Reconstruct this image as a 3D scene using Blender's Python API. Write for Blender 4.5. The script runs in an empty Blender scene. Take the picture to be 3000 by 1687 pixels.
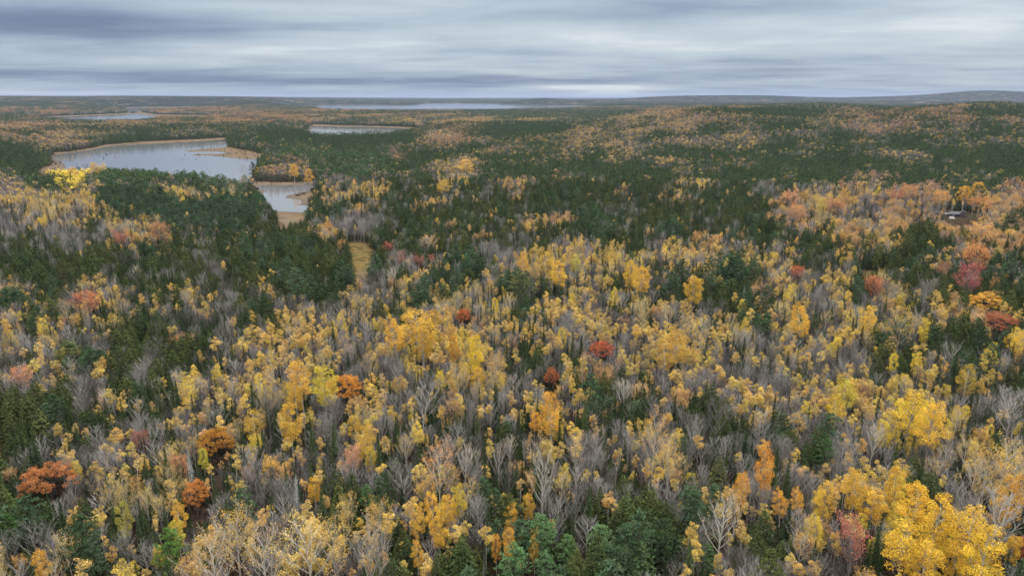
import bpy, math, random
import numpy as np
R = math.radians
scn = bpy.context.scene
COL = scn.collection

# ------------------------------------------------------------------ camera
CAM_H = 100.0
FPX = 2027.0                       # focal length in pixels of the 3000 px wide frame
HORIZON = 283.0                    # row of the true horizon in that frame
PITCH = math.atan((843.5 - HORIZON) / FPX)
cd = bpy.data.cameras.new("camera")
cam = bpy.data.objects.new("camera", cd)
COL.objects.link(cam)
cd.sensor_width = 36.0
cd.lens = 36.0 * FPX / 3000.0
cd.clip_start = 0.5
cd.clip_end = 120000
cam.location = (0, 0, CAM_H)
cam.rotation_euler = (math.pi / 2 - PITCH, 0, 0)
scn.camera = cam
scn.render.resolution_x = 1024
scn.render.resolution_y = 575

# ------------------------------------------------------------------ exposure / view
scn.view_settings.view_transform = 'Standard'
scn.view_settings.look = 'None'
scn.view_settings.exposure = 0.32
scn.view_settings.gamma = 1.0
try: scn.view_settings.use_curve_mapping = False
except Exception: pass
cy = scn.cycles
cy.use_denoising = True
cy.max_bounces = 6
cy.diffuse_bounces = 1
cy.glossy_bounces = 3
cy.transmission_bounces = 3
cy.volume_bounces = 0
cy.caustics_reflective = False
cy.caustics_refractive = False

# ------------------------------------------------------------------ world: overcast sky
SUN_EL, SUN_AZ = R(52), R(25)      # azimuth measured from +Y towards +X
world = bpy.data.worlds.new("World")
scn.world = world
world.use_nodes = True
wt = world.node_tree
for n in list(wt.nodes): wt.nodes.remove(n)
def lin(c):
    return tuple(((v / 255.0) / 12.92 if v / 255.0 <= 0.04045 else ((v / 255.0 + 0.055) / 1.055) ** 2.4) for v in c)

class G:                            # a small helper to write node maths
    def __init__(self, nt): self.nt = nt
    def n(self, t, **kw):
        x = self.nt.nodes.new(t)
        for k, v in kw.items(): setattr(x, k, v)
        return x
    def put(self, sock, v):
        if isinstance(v, (int, float)): sock.default_value = v
        elif isinstance(v, tuple): sock.default_value = v if len(v) == len(sock.default_value) else tuple(v) + (1.0,)
        else: self.nt.links.new(v, sock)
    def m(self, op, a, b=0.0, c=None, clamp=False):
        x = self.n('ShaderNodeMath', operation=op); x.use_clamp = clamp
        self.put(x.inputs[0], a); self.put(x.inputs[1], b)
        if c is not None: self.put(x.inputs[2], c)
        return x.outputs[0]
    def comb(self, x, y, z):
        k = self.n('ShaderNodeCombineXYZ')
        for i, v in enumerate((x, y, z)): self.put(k.inputs[i], v)
        return k.outputs[0]
    def noise(self, vec, scale, detail=4, rough=0.5, dist=0.0):
        k = self.n('ShaderNodeTexNoise')
        if vec is not None: self.put(k.inputs['Vector'], vec)
        k.inputs['Scale'].default_value = scale; k.inputs['Detail'].default_value = detail
        k.inputs['Roughness'].default_value = rough; k.inputs['Distortion'].default_value = dist
        return k.outputs['Fac']
    def mix(self, f, a, b, blend='MIX'):
        k = self.n('ShaderNodeMix', data_type='RGBA', blend_type=blend)
        self.put(k.inputs[0], f); self.put(k.inputs[6], a); self.put(k.inputs[7], b)
        return k.outputs[2]
    def ramp(self, f, stops, interp='LINEAR'):
        k = self.n('ShaderNodeValToRGB'); k.color_ramp.interpolation = interp
        e = k.color_ramp.elements
        while len(e) < len(stops): e.new(0.5)
        for i, (p, c) in enumerate(stops):
            e[i].position = p; e[i].color = tuple(c) + (1.0,)
        self.put(k.inputs[0], f)
        return k.outputs[0]
    def mr(self, v, a, b, c=0.0, d=1.0, smooth=True):
        k = self.n('ShaderNodeMapRange')
        if smooth: k.interpolation_type = 'SMOOTHSTEP'
        self.put(k.inputs[0], v)
        for i, x in enumerate((a, b, c, d)): self.put(k.inputs[1 + i], x)
        return k.outputs[0]

g = G(wt)
tc = g.n('ShaderNodeTexCoord')
sep = g.n('ShaderNodeSeparateXYZ'); wt.links.new(tc.outputs['Generated'], sep.inputs[0])
X, Y, Z = sep.outputs
hyp = g.m('SQRT', g.m('ADD', g.m('MULTIPLY', X, X), g.m('MULTIPLY', Y, Y)))
el = g.m('DIVIDE', Z, g.m('MAXIMUM', hyp, 0.001))          # tan of elevation
az = g.m('ARCTAN2', X, Y)                                    # 0 along the view
zz = g.m('ADD', g.m('MAXIMUM', el, 0.0), 0.055)
px_ = g.m('DIVIDE', X, zz); py_ = g.m('DIVIDE', Y, zz)
base = g.noise(g.comb(px_, g.m('MULTIPLY', py_, 1.6), 0.0), 0.42, 8, 0.56, 0.35)
lump = g.noise(g.comb(g.m('ADD', px_, 9.0), g.m('MULTIPLY', py_, 1.0), 4.0), 0.95, 7, 0.55, 0.3)
soft = g.noise(g.comb(g.m('MULTIPLY', az, 1.6), g.m('MULTIPLY', el, 20.0), 3.0), 1.3, 4, 0.5, 0.35)
fine = g.noise(g.comb(g.m('MULTIPLY', az, 3.2), g.m('MULTIPLY', el, 90.0), 7.0), 1.6, 4, 0.55, 0.2)
def gauss(a0, wa, e0, we, tilt=0.0):                         # a cloud bank seen at azimuth a0, elevation e0 (tan)
    da = g.m('SUBTRACT', az, a0)
    u = g.m('DIVIDE', da, wa)
    v = g.m('DIVIDE', g.m('SUBTRACT', g.m('SUBTRACT', el, e0), g.m('MULTIPLY', da, tilt)), we)
    s = g.m('ADD', g.m('MULTIPLY', u, u), g.m('MULTIPLY', v, v))
    return g.m('EXPONENT', g.m('MULTIPLY', s, -1.0))
v = g.m('ADD', g.m('MULTIPLY', g.m('SUBTRACT', base, 0.5), 1.0), g.m('MULTIPLY', g.m('SUBTRACT', soft, 0.5), 0.32))
v = g.m('ADD', v, g.m('MULTIPLY', g.m('SUBTRACT', lump, 0.5), 0.4))
v = g.m('ADD', v, g.m('MULTIPLY', g.m('SUBTRACT', fine, 0.5), 0.08))
v = g.m('ADD', v, 0.57)
def px2az(px): return math.atan((px - 1500) / 2103.0)
def py2el(py): return (HORIZON - py) / 2027.0
for (px, wpx, py, hpx, amp, tilt) in (
        (60, 620, 112, 42, -0.62, -0.02), (120, 520, 25, 30, -0.18, -0.02),   # violet bank, upper left
        (900, 1300, 243, 14, -0.42, -0.012), (1700, 600, 236, 12, -0.26, 0.0),   # long dark streak above the horizon
        (300, 560, 222, 12, -0.20, -0.012),
        (1550, 900, 135, 45, 0.26, 0.0), (700, 500, 165, 25, 0.16, 0.0), (2800, 500, 120, 60, 0.24, 0.0),
        (1950, 420, 45, 40, -0.22, 0.0), (1600, 380, 168, 14, -0.18, 0.0), (2300, 700, 205, 22, -0.10, 0.0),
        (1740, 250, 259, 7, 0.85, 0.0), (1780, 130, 274, 16, 0.4, 0.0),
        (80, 360, 276, 9, 0.5, 0.0), (1200, 900, 284, 8, 0.2, 0.0), (1100, 480, 22, 45, 0.12, 0.0)):
    a0 = px2az(px)
    v = g.m('ADD', v, g.m('MULTIPLY', gauss(a0, wpx / 2103.0 * 0.8, py2el(py), hpx / 2027.0, tilt), amp))
v = g.m('MAXIMUM', g.m('MINIMUM', v, 1.0), 0.0)
sky_front = g.ramp(v, [(0.0, lin((108, 126, 156))), (0.28, lin((138, 157, 182))), (0.55, lin((171, 189, 204))),
                       (0.80, lin((196, 209, 217))), (1.0, lin((226, 233, 237)))])
nsky = g.n('ShaderNodeTexSky'); nsky.sky_type = 'NISHITA'; nsky.sun_disc = False
nsky.sun_elevation = SUN_EL; nsky.sun_rotation = SUN_AZ
nsky.air_density = 1.0; nsky.dust_density = 2.0
nmul = g.n('ShaderNodeVectorMath', operation='SCALE'); wt.links.new(nsky.outputs[0], nmul.inputs[0]); nmul.inputs['Scale'].default_value = 0.10
col = g.mix(0.9, nmul.outputs[0], sky_front)
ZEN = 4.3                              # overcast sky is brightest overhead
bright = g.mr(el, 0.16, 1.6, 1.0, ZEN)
col = g.mix(g.mr(el, 0.16, 0.7), col, lin((214, 212, 206)))
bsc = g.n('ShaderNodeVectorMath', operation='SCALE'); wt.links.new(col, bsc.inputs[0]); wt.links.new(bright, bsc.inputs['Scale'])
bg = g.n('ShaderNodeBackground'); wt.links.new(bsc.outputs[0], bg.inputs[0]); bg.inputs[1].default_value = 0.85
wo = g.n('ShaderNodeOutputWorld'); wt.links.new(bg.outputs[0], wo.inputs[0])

sl = bpy.data.lights.new("sun", 'SUN'); sl.energy = 1.5; sl.angle = R(10); sl.color = (1.0, 0.96, 0.9)
so = bpy.data.objects.new("sun", sl); COL.objects.link(so)
so.rotation_euler = (math.pi / 2 - SUN_EL, 0, math.pi - SUN_AZ)   # shines from the bright part of the clouds

# ------------------------------------------------------------------ pixel <-> ground
cp, sp = math.cos(PITCH), math.sin(PITCH)
def ray(px, py):
    px = np.asarray(px, float); py = np.asarray(py, float)
    dx = px - 1500.0
    a = -(py - 843.5)
    return np.stack([dx, FPX * cp + a * sp, -FPX * sp + a * cp], -1)
def unproj(px, py, z=0.0):
    d = ray(px, py)
    t = (z - CAM_H) / d[..., 2]
    return d[..., 0] * t, d[..., 1] * t
def proj(x, y, z):
    zc = z - CAM_H
    f = y * cp - zc * sp
    u = y * sp + zc * cp
    f = np.maximum(f, 1e-3)
    return 1500 + FPX * x / f, 843.5 - FPX * u / f, f

rng = np.random.default_rng(7)
WL = -8.0                              # lake level

# ------------------------------------------------------------------ shores (outlines measured in the photograph, laid on the ground)
def poly(pts, z=WL):
    p = np.array(pts, float)
    x, y = unproj(p[:, 0], p[:, 1], z)
    return np.stack([x, y], -1)
water_polys = [poly(p) for p in (
    # near lake
    [(158,457),(168,453),(217,448),(264,441),(295,434),(342,427),(466,421),(590,415),(665,410),(668,431),(600,437),(560,440),(525,442),
     (560,445),(600,444),(640,445),(662,450),(640,451),(600,451),(553,453),(575,456),(610,456),(645,460),(683,464),(740,467),(770,467),(764,480),
     (748,492),(738,512),(726,532),(712,550),(690,556),(650,552),(600,544),(450,534),(300,527),(215,524),(150,520),(165,512),(177,502),(199,489),(186,477),(161,468)],
    # narrow pond
    [(749,549),(751,543),(807,544),(875,545),(926,538),(924,547),(910,558),(886,564),(862,570),(838,573),(838,577),(826,581),(850,583),(878,588),
     (886,596),(868,599),(880,602),(898,604),(914,607),(905,616),(886,622),(799,620),(788,607),(768,592),(742,585),(726,578),(745,574),(765,567),(783,559),(765,556)],
    # small lake beyond the pines
    [(905,377),(917,370),(960,371),(1004,372),(1060,372),(1112,374),(1160,376),(1212,380),(1196,396),(1120,409),(1000,412),(930,409),(910,393)],
    # long far pond, left
    [(90,344),(200,342),(300,338),(380,335),(396,333),(420,336),(450,338),(455,352),(420,366),(330,368),(240,366),(180,359),(120,348)],
    [(528,342),(570,340),(612,341),(612,352),(540,352)],
    [(339,320),(370,317),(470,316),(560,315),(600,315),(634,317),(620,319),(560,320),(500,324),(440,325),(410,324),(396,330),(384,333),(378,327),(350,322)],
    # broad lake on the horizon
    [(815,311),(860,309.5),(905,311),(935,306.5),(1060,306),(1150,308),(1215,307),(1240,304),(1225,302.5),(1330,302),(1450,303.5),(1470,305.5),(1620,308),(1735,308),
     (1735,314),(1700,320),(1600,327),(1500,328),(1400,331),(1160,331),(1000,330),(945,327),(925,319),(880,319),(845,314)],
)]
mud_polys = [poly(p, WL + 0.8) for p in (
    [(132,470),(149,448),(200,444),(262,434),(300,425),(420,415),(560,409),(664,403),(672,430),(690,434),(740,444),(778,452),(772,466),(764,486),(752,500),
     (770,512),(748,524),(730,540),(715,556),(690,560),(650,556),(600,548),(300,531),(90,548),(20,540),(60,520),(95,505),(150,478)],
    [(715,545),(745,531),(800,533),(870,534),(930,530),(934,548),(920,560),(930,585),(925,605),(912,612),(892,622),(900,640),(900,680),(850,705),(815,690),
     (800,655),(788,625),(765,598),(735,592),(712,580),(735,566),(745,552)],
    [(900,378),(915,365),(1004,368),(1112,370),(1215,374),(1260,384),(1210,392),(1200,398),(1120,411),(1000,415),(920,411),(895,394),(845,394),(840,387),(880,385)],
    [(60,344),(200,339),(370,332),(378,325),(336,320),(370,315),(600,313),(640,316),(620,321),(560,323),(500,327),(410,328),(460,336),(614,338),(614,354),(540,354),(455,352),(420,363),(330,365),(180,358)],
    [(1225,366),(1245,364),(1262,367),(1250,371)],
)]
meadow_polys = [poly(p, 0.0) for p in (
    [(1010,700),(1045,702),(1078,712),(1096,740),(1104,775),(1096,825),(1070,870),(1030,880),(1030,820),(1022,760)],
    [(2512,792),(2560,788),(2600,800),(2590,840),(2540,850),(2515,825)],
    [(-60,1295),(35,1300),(45,1360),(-10,1390),(-60,1380)],
    [(2655,305),(2700,303),(2725,307),(2690,311)],
)]
clear_poly = [poly(p, 0.0) for p in ([(2450,640),(2640,600),(2700,590),(2760,612),(2860,628),(2900,640),(2890,690),(2850,700),(2700,690),(2470,675)],)]

def inside(P, q):
    x, y = P[:, 0], P[:, 1]
    r = np.zeros(len(P), bool)
    n = len(q)
    for i in range(n):
        x1, y1 = q[i]; x2, y2 = q[(i + 1) % n]
        if y1 == y2: continue
        c = ((y1 > y) != (y2 > y)) & (x < (x2 - x1) * (y - y1) / (y2 - y1) + x1)
        r ^= c
    return r
def sdist(P, polys):                    # signed distance to a set of outlines, negative inside
    out = np.full(len(P), 1e5)
    for q in polys:
        lo = q.min(0) - 400; hi = q.max(0) + 400
        idx = np.nonzero((P[:, 0] > lo[0]) & (P[:, 0] < hi[0]) & (P[:, 1] > lo[1]) & (P[:, 1] < hi[1]))[0]
        if not len(idx): continue
        S = P[idx]; d = np.full(len(S), 1e9)
        for i in range(len(q)):
            a = q[i]; b = q[(i + 1) % len(q)]; ab = b - a
            t = np.clip(((S - a) @ ab) / max(ab @ ab, 1e-9), 0, 1)
            e = S - (a + t[:, None] * ab)
            d = np.minimum(d, np.hypot(e[:, 0], e[:, 1]))
        d = np.where(inside(S, q), -d, d)
        out[idx] = np.minimum(out[idx], d)
    return out
def S(x, a, b):
    t = np.clip((x - a) / (b - a), 0, 1)
    return t * t * (3 - 2 * t)
_wr = np.random.default_rng(3)
_wv = [(_wr.uniform(0, 2 * math.pi), _wr.uniform(0.7, 1.4), _wr.uniform(0, 6.28)) for _ in range(14)]
def waves(x, y, L):                     # smooth rolling noise, about -1..1
    s = 0
    for a, f, p in _wv:
        k = 2 * math.pi * f / L
        s = s + np.sin(k * (x * math.cos(a) + y * math.sin(a)) + p)
    return s / 4.2
def base_h(x, y):
    d = np.hypot(x, y)
    u = x / np.maximum(y, 1.0)
    u = np.where(y > 1, u, 0)
    h = 1.2 * waves(x, y, 170) * S(d, 100, 400)
    hr = S(u, 0.08, 0.30) * S(d, 950, 1900) * (1 - 0.85 * S(d, 3100, 3900))
    h = h + hr * (41 + 9 * waves(x, y, 800))
    h = h + 16 * S(-u, 0.60, 0.75) * S(d, 900, 1350) * (1 - S(d, 1700, 2300))
    h = h + 70 * S(d, 5200, 9500) * S(-u, 0.05, 0.5) + 4 * waves(x, y, 1500) * S(d, 5000, 8000)
    h = h + (24 + 6 * waves(x, y, 5000)) * S(d, 13000, 18000)
    h = h + 44 * np.exp(-((u - 0.028) / 0.034) ** 4 - ((y - 10500) / 900) ** 2)
    h = h + 26 * np.exp(-((u - 0.09) / 0.05) ** 4 - ((y - 10800) / 900) ** 2)
    h = h + 76 * np.exp(-np.abs((u - 0.27) / 0.13) ** 3 - ((y - 12500) / 1600) ** 2)
    h = h + 108 * np.exp(-((u - 0.665) / 0.10) ** 2 - ((y - 13000) / 1900) ** 2)
    h = h + 46 * np.exp(-((u - 0.62) / 0.34) ** 4 - ((y - 13300) / 2000) ** 2)
    for (uc, wu, yc, wy, am) in ((0.45, .075, 2750, 330, 15), (0.67, .07, 1950, 260, 11), (0.28, .06, 1850, 250, 9), (0.58, .05, 1500, 220, 9), (0.36, .05, 2300, 250, 10)):
        h = h + am * np.exp(-((u - uc) / wu) ** 2 - ((y - yc) / wy) ** 2)
    return h
def ground(x, y):
    x = np.atleast_1d(np.asarray(x, float)); y = np.atleast_1d(np.asarray(y, float))
    P = np.stack([x, y], -1)
    b = base_h(x, y)
    w = sdist(P, water_polys); m = np.minimum(sdist(P, mud_polys), w)
    d = np.hypot(x, y)
    w = np.where(w < 1e4, w + (1.3 * waves(x, y, 38) + 1.6 * waves(y, x, 90)) * S(d, 400, 900), w)
    m = np.minimum(m + np.where(m < 1e4, 3.0 * waves(x + 50, y, 60) + 2.2, 0), w)
    ramp = np.maximum(90, d * 0.05)
    land = WL + 1.0 + (b - WL - 1.0) * S(m, 0, ramp)
    shore = WL + np.clip(w * 0.035, 0, 1.0)
    z = np.where(m > 0, np.minimum(land, WL + 0.3 + np.clip(w, 0, 1e5) * 0.25 + np.clip(m, 0, 1e5) * 0.1), shore)
    z = np.where(w < 0, WL + np.maximum(w * 0.08, -4), z)
    return z, w, m

# ------------------------------------------------------------------ materials
def new_mat(name):
    m = bpy.data.materials.new(name); m.use_nodes = True
    for n in list(m.node_tree.nodes): m.node_tree.nodes.remove(n)
    return m, G(m.node_tree)
def out(gm, sh, disp=None):
    o = gm.n('ShaderNodeOutputMaterial'); gm.nt.links.new(sh, o.inputs[0])
def attr(gm, name, typ='GEOMETRY', sock='Color'):
    a = gm.n('ShaderNodeAttribute', attribute_type=typ, attribute_name=name)
    return a.outputs[sock]
def leafy(name, src, trans=0.25):
    m, gm = new_mat(name)
    lv = attr(gm, 'lv', sock='Fac')
    c = attr(gm, 'tint', 'INSTANCER') if src == 'inst' else attr(gm, 'pc')
    oi = gm.n('ShaderNodeObjectInfo')
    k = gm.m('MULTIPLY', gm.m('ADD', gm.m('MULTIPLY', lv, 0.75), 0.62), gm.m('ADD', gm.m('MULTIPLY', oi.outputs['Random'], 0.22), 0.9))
    sc = gm.n('ShaderNodeVectorMath', operation='SCALE'); gm.nt.links.new(c, sc.inputs[0]); gm.put(sc.inputs['Scale'], k)
    hs = gm.n('ShaderNodeHueSaturation'); gm.nt.links.new(sc.outputs[0], hs.inputs['Color'])
    hs.inputs['Saturation'].default_value = .93
    gm.put(hs.inputs['Hue'], gm.m('ADD', gm.m('MULTIPLY', lv, 0.024), 0.488))
    d = gm.n('ShaderNodeBsdfDiffuse'); gm.nt.links.new(hs.outputs[0], d.inputs[0])
    t = gm.n('ShaderNodeBsdfTranslucent'); gm.nt.links.new(hs.outputs[0], t.inputs[0])
    mx = gm.n('ShaderNodeMixShader'); mx.inputs[0].default_value = trans
    gm.nt.links.new(d.outputs[0], mx.inputs[1]); gm.nt.links.new(t.outputs[0], mx.inputs[2])
    out(gm, mx.outputs[0]); return m
def bark(name, c1, c2, scale=3.0):
    m, gm = new_mat(name)
    tcn = gm.n('ShaderNodeTexCoord')
    n1 = gm.noise(tcn.outputs['Object'], scale, 3, 0.6)
    oi = gm.n('ShaderNodeObjectInfo')
    f = gm.m('ADD', gm.m('MULTIPLY', n1, 0.35), gm.m('MULTIPLY', oi.outputs['Random'], 0.65))
    c = gm.mix(gm.mr(f, 0.2, 0.8), lin(c1), lin(c2))
    d = gm.n('ShaderNodeBsdfDiffuse'); gm.put(d.inputs[0], c); out(gm, d.outputs[0]); return m
M_LEAF = leafy("autumn_leaves", 'inst', 0.3)
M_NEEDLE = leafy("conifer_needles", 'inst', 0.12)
M_FAR = leafy("woodland_canopy", 'geo', 0.15)
M_BARE = bark("bare_branch_bark", (98, 94, 93), (174, 170, 168))
M_WHITE = bark("pale_birch_bark", (160, 153, 145), (206, 200, 190))
M_BROWN = bark("conifer_bark", (70, 62, 58), (108, 100, 94))
M_BRUSH = bark("underbrush_stems", (46, 41, 38), (84, 76, 70))
M_SNAG = bark("dead_grey_wood", (128, 130, 128), (170, 173, 170))

# ------------------------------------------------------------------ mesh helpers
class Geo:
    def __init__(s): s.v = []; s.f = []; s.a = []; s.c = []; s.n = 0
    def add(s, v, f, a, c=None):
        v = np.asarray(v, float).reshape(-1, 3); f = np.asarray(f, int)
        s.v.append(v); s.f.append((f + s.n)); s.a.append(np.broadcast_to(np.asarray(a, float), (len(f),)).copy())
        s.c.append(np.zeros((len(f), 3)) if c is None else np.broadcast_to(np.asarray(c, float), (len(f), 3)).copy())
        s.n += len(v)
    def quads(s, cen, nor, size, lv, rg, asp=1.0, c=None):
        cen = np.asarray(cen, float); N = len(cen)
        nor = nor / np.maximum(np.linalg.norm(nor, axis=1, keepdims=True), 1e-6)
        t = np.cross(nor, rg.normal(size=(N, 3))); t /= np.maximum(np.linalg.norm(t, axis=1, keepdims=True), 1e-6)
        b = np.cross(nor, t)
        sz = np.broadcast_to(np.asarray(size, float), (N,))[:, None] * 0.5
        j = lambda: rg.uniform(0.65, 1.35, (N, 1))
        v = np.stack([cen + t * sz * j() * asp, cen + b * sz * j() / asp, cen - t * sz * j() * asp, cen - b * sz * j() / asp], 1)
        f = np.arange(4 * N).reshape(N, 4)
        s.add(v, f, lv, c)
    def strip(s, p0, p1, w0, w1, rg, lv=0.5, c=None):   # many thin ribbons at once (twigs)
        p0 = np.asarray(p0, float).reshape(-1, 3); p1 = np.asarray(p1, float).reshape(-1, 3)
        d = p1 - p0; t = np.cross(d, rg.normal(size=d.shape)); t /= np.maximum(np.linalg.norm(t, axis=1, keepdims=True), 1e-6)
        w0 = np.broadcast_to(np.asarray(w0, float), (len(p0),))[:, None] * .5; w1 = np.broadcast_to(np.asarray(w1, float), (len(p0),))[:, None] * .5
        v = np.stack([p0 - t * w0, p0 + t * w0, p1 + t * w1, p1 - t * w1], 1)
        s.add(v, np.arange(4 * len(p0)).reshape(-1, 4), lv, c)
    def limb(s, pts, rad, k=5):                    # tapered round limb through points
        pts = np.asarray(pts, float); n = len(pts); vs = []
        for i in range(n):
            d = pts[min(i + 1, n - 1)] - pts[max(i - 1, 0)]; d /= max(np.linalg.norm(d), 1e-6)
            a = np.cross(d, (1, 0, 0) if abs(d[0]) < .8 else (0, 1, 0)); a /= np.linalg.norm(a); b = np.cross(d, a)
            for q in range(k):
                th = 2 * math.pi * q / k
                vs.append(pts[i] + rad[i] * (math.cos(th) * a + math.sin(th) * b))
        f = []
        for i in range(n - 1):
            for q in range(k):
                f.append((i * k + q, i * k + (q + 1) % k, (i + 1) * k + (q + 1) % k, (i + 1) * k + q))
        s.add(vs, f, 0.5)
def make_mesh(name, geos, mats, col=False):
    me = bpy.data.meshes.new(name)
    V = []; F = []; A = []; C = []; MI = []; n = 0
    for gi, ge in enumerate(geos):
        for v, f, a, c in zip(ge.v, ge.f, ge.a, ge.c):
            V.append(v); F.append(f + n); A.append(a); C.append(c); MI.append(np.full(len(f), gi))
        n += ge.n
    V = np.concatenate(V); F = np.concatenate(F); A = np.concatenate(A); C = np.concatenate(C); MI = np.concatenate(MI)
    me.vertices.add(len(V)); me.vertices.foreach_set('co', V.ravel().astype(np.float32))
    me.loops.add(F.size); me.loops.foreach_set('vertex_index', F.ravel().astype(np.int32))
    me.polygons.add(len(F)); me.polygons.foreach_set('loop_start', np.arange(0, F.size, 4).astype(np.int32))
    me.update(calc_edges=True)
    for m in mats: me.materials.append(m)
    me.polygons.foreach_set('material_index', MI.astype(np.int32))
    at = me.attributes.new('lv', 'FLOAT', 'FACE'); at.data.foreach_set('value', A.astype(np.float32))
    if col:
        at = me.attributes.new('pc', 'FLOAT_COLOR', 'FACE')
        at.data.foreach_set('color', np.concatenate([C, np.ones((len(C), 1))], 1).ravel().astype(np.float32))
    me.validate()
    return me

def sph(rg, n):
    v = rg.normal(size=(n, 3)); return v / np.linalg.norm(v, axis=1, keepdims=True)
def clump_leaves(ge, rg, centers, radii, per, size, up=0.25, flat=0.8):
    for c, r in zip(centers, radii):
        n = max(3, int(per * (r / np.mean(radii)) ** 2))
        d = sph(rg, n); d[:, 2] = d[:, 2] + up * np.abs(d[:, 2])
        p = c + d * (r * rg.uniform(0.55, 1.05, (n, 1))) * np.array([1, 1, flat])
        nor = d + 0.7 * rg.normal(size=(n, 3)) + np.array([0, 0, 0.5])
        lv = np.clip(rg.uniform(0.25, 0.75) + rg.normal(0, 0.22, n), 0, 1)
        ge.quads(p, nor, size * rg.uniform(0.7, 1.3, n), lv, rg, 1.15)
def trunk_pts(rg, H, lean=0.5, n=5):
    a = rg.normal(size=2) * lean * 0.5; b = rg.normal(size=2) * lean * 0.35
    return [np.array([a[0] * t * t + b[0] * math.sin(3 * t), a[1] * t * t + b[1] * math.sin(3 * t + 1), H * t]) for t in np.linspace(0, 1, n)]
def at_h(pts, z):
    H = pts[-1][2]; t = np.clip(z / H, 0, 0.999) * (len(pts) - 1); i = int(t); return pts[i] * (1 - (t - i)) + pts[i + 1] * (t - i)

# every builder returns trunk Geo, crown Geo, crown half-width, crown centre height, height
def b_birch(rg, dens=1.0, H=14.0):
    w, l = Geo(), Geo(); tp = trunk_pts(rg, H * 0.95, 1.2)
    w.limb(tp, [0.13, 0.11, 0.09, 0.06, 0.02], 5)
    K = int(rg.integers(8, 13)); cs = []; rs = []
    for i in range(K):
        t = (i + 0.5) / K; z = H * (0.68 + 0.32 * t)
        prof = math.sin(math.pi * (0.18 + 0.76 * t)) ** 0.8
        th = rg.uniform(0, 6.28); rr = 1.3 * prof * rg.uniform(0.3, 1.1)
        c = at_h(tp, min(z, H * .94)) + np.array([math.cos(th) * rr, math.sin(th) * rr, max(0, z - H * .94)])
        cs.append(c); rs.append(rg.uniform(0.6, 0.95) * (0.55 + 0.5 * prof))
        q = at_h(tp, z - 1.1); w.strip([q, q], [c, c], 0.05, 0.02, rg)
    clump_leaves(l, rg, cs, rs, int(84 * dens), 0.21)
    n = 40; q = np.array([at_h(tp, z) for z in rg.uniform(H * .4, H * .9, n)]); e = q + np.stack([rg.normal(0, 1.0, n), rg.normal(0, 1.0, n), rg.uniform(.5, 1.8, n)], 1)
    w.strip(q, e, .045, .02, rg)
    return w, l, 2.05, H * .84, H
def b_poplar(rg, dens=1.0, H=17.0, R0=3.1):
    w, l = Geo(), Geo(); tp = trunk_pts(rg, H * 0.92, 0.9)
    w.limb(tp, [0.24, 0.2, 0.15, 0.09, 0.03], 6)
    K = 26; cs = []; rs = []
    for i in range(K):
        t = (i + rg.uniform(0, 1)) / K; z = H * (0.42 + 0.56 * t)
        prof = math.sin(math.pi * (0.16 + 0.77 * t)) ** 0.7
        th = i * 2.4 + rg.uniform(-.5, .5); rr = R0 * prof * rg.uniform(0.45, 1.0)
        c0 = at_h(tp, min(z, H * .9)); c = np.array([c0[0] + math.cos(th) * rr, c0[1] + math.sin(th) * rr, z])
        cs.append(c); rs.append(rg.uniform(0.75, 1.3) * (0.6 + 0.45 * prof))
        q = at_h(tp, max(z - rr * 0.9 - .6, H * .3)); w.limb([q, (q + c) / 2 + [0, 0, -.2], c], [.07, .045, .02], 3)
    clump_leaves(l, rg, cs, rs, int(210 * dens), 0.18, 0.25, 0.85)
    return w, l, R0 + .8, H * .70, H
def b_bare(rg, H=16.0, spread=3.0, tips=False, ntip=3, tsize=.34, fan=1.0):
    w, l = Geo(), Geo(); th0 = trunk_pts(rg, H * 0.9, 1.0, 6)
    w.limb(th0, [0.2, 0.17, 0.13, 0.09, 0.055, 0.02], 5)
    T = []
    N1 = int(rg.integers(11, 16))
    for i in range(N1):
        t = 0.30 + 0.58 * (i + rg.uniform(0, .8)) / N1
        p = at_h(th0, H * t * .95); a = i * 2.4 + rg.uniform(-.4, .4)
        L = H * (0.50 * (1.05 - t)) + 1.2; L *= rg.uniform(.8, 1.15)
        out_ = spread / 3.0 * fan
        e = p + np.array([math.cos(a) * L * .48 * out_, math.sin(a) * L * .48 * out_, L * .9])
        mid = (p + e) / 2 + np.array([math.cos(a), math.sin(a), 0]) * L * .07
        w.limb([p, mid, e], [.085, .055, .022], 3)
        n2 = 7
        for k in range(n2):
            s_ = 0.2 + 0.8 * (k + rg.uniform(0, .6)) / n2
            q = (p * (1 - s_) ** 2 + 2 * mid * s_ * (1 - s_) + e * s_ * s_)
            a2 = a + rg.uniform(-1.5, 1.5); l2 = L * rg.uniform(.22, .42)
            e2 = q + np.array([math.cos(a2) * l2 * .6 * out_, math.sin(a2) * l2 * .6 * out_, l2 * rg.uniform(.55, 1.0)])
            w.strip(q, e2, .05, .026, rg)
            n3 = 5; ss = rg.uniform(.15, 1, n3)[:, None]; q3 = q * (1 - ss) + e2 * ss
            a3 = a2 + rg.uniform(-1.4, 1.4, n3); l3 = rg.uniform(.7, 1.7, n3)
            e3 = q3 + np.stack([np.cos(a3) * l3 * .55, np.sin(a3) * l3 * .55, l3 * rg.uniform(.4, .95, n3)], 1)
            w.strip(q3, e3, .034, .016, rg); T.append(e3)
    T = np.concatenate(T)
    if tips:
        keep = T[rg.uniform(size=len(T)) < tips]
        cl = rg.uniform(0.2, 0.8, len(keep))
        for _ in range(ntip):
            l.quads(keep + rg.normal(0, .28, keep.shape), rg.normal(size=keep.shape) + [0, 0, .6], tsize * rg.uniform(.6, 1.3, len(keep)), np.clip(cl + rg.normal(0, .2, len(keep)), 0, 1), rg)
    return w, l, spread * 1.05, H * .68, H
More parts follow.
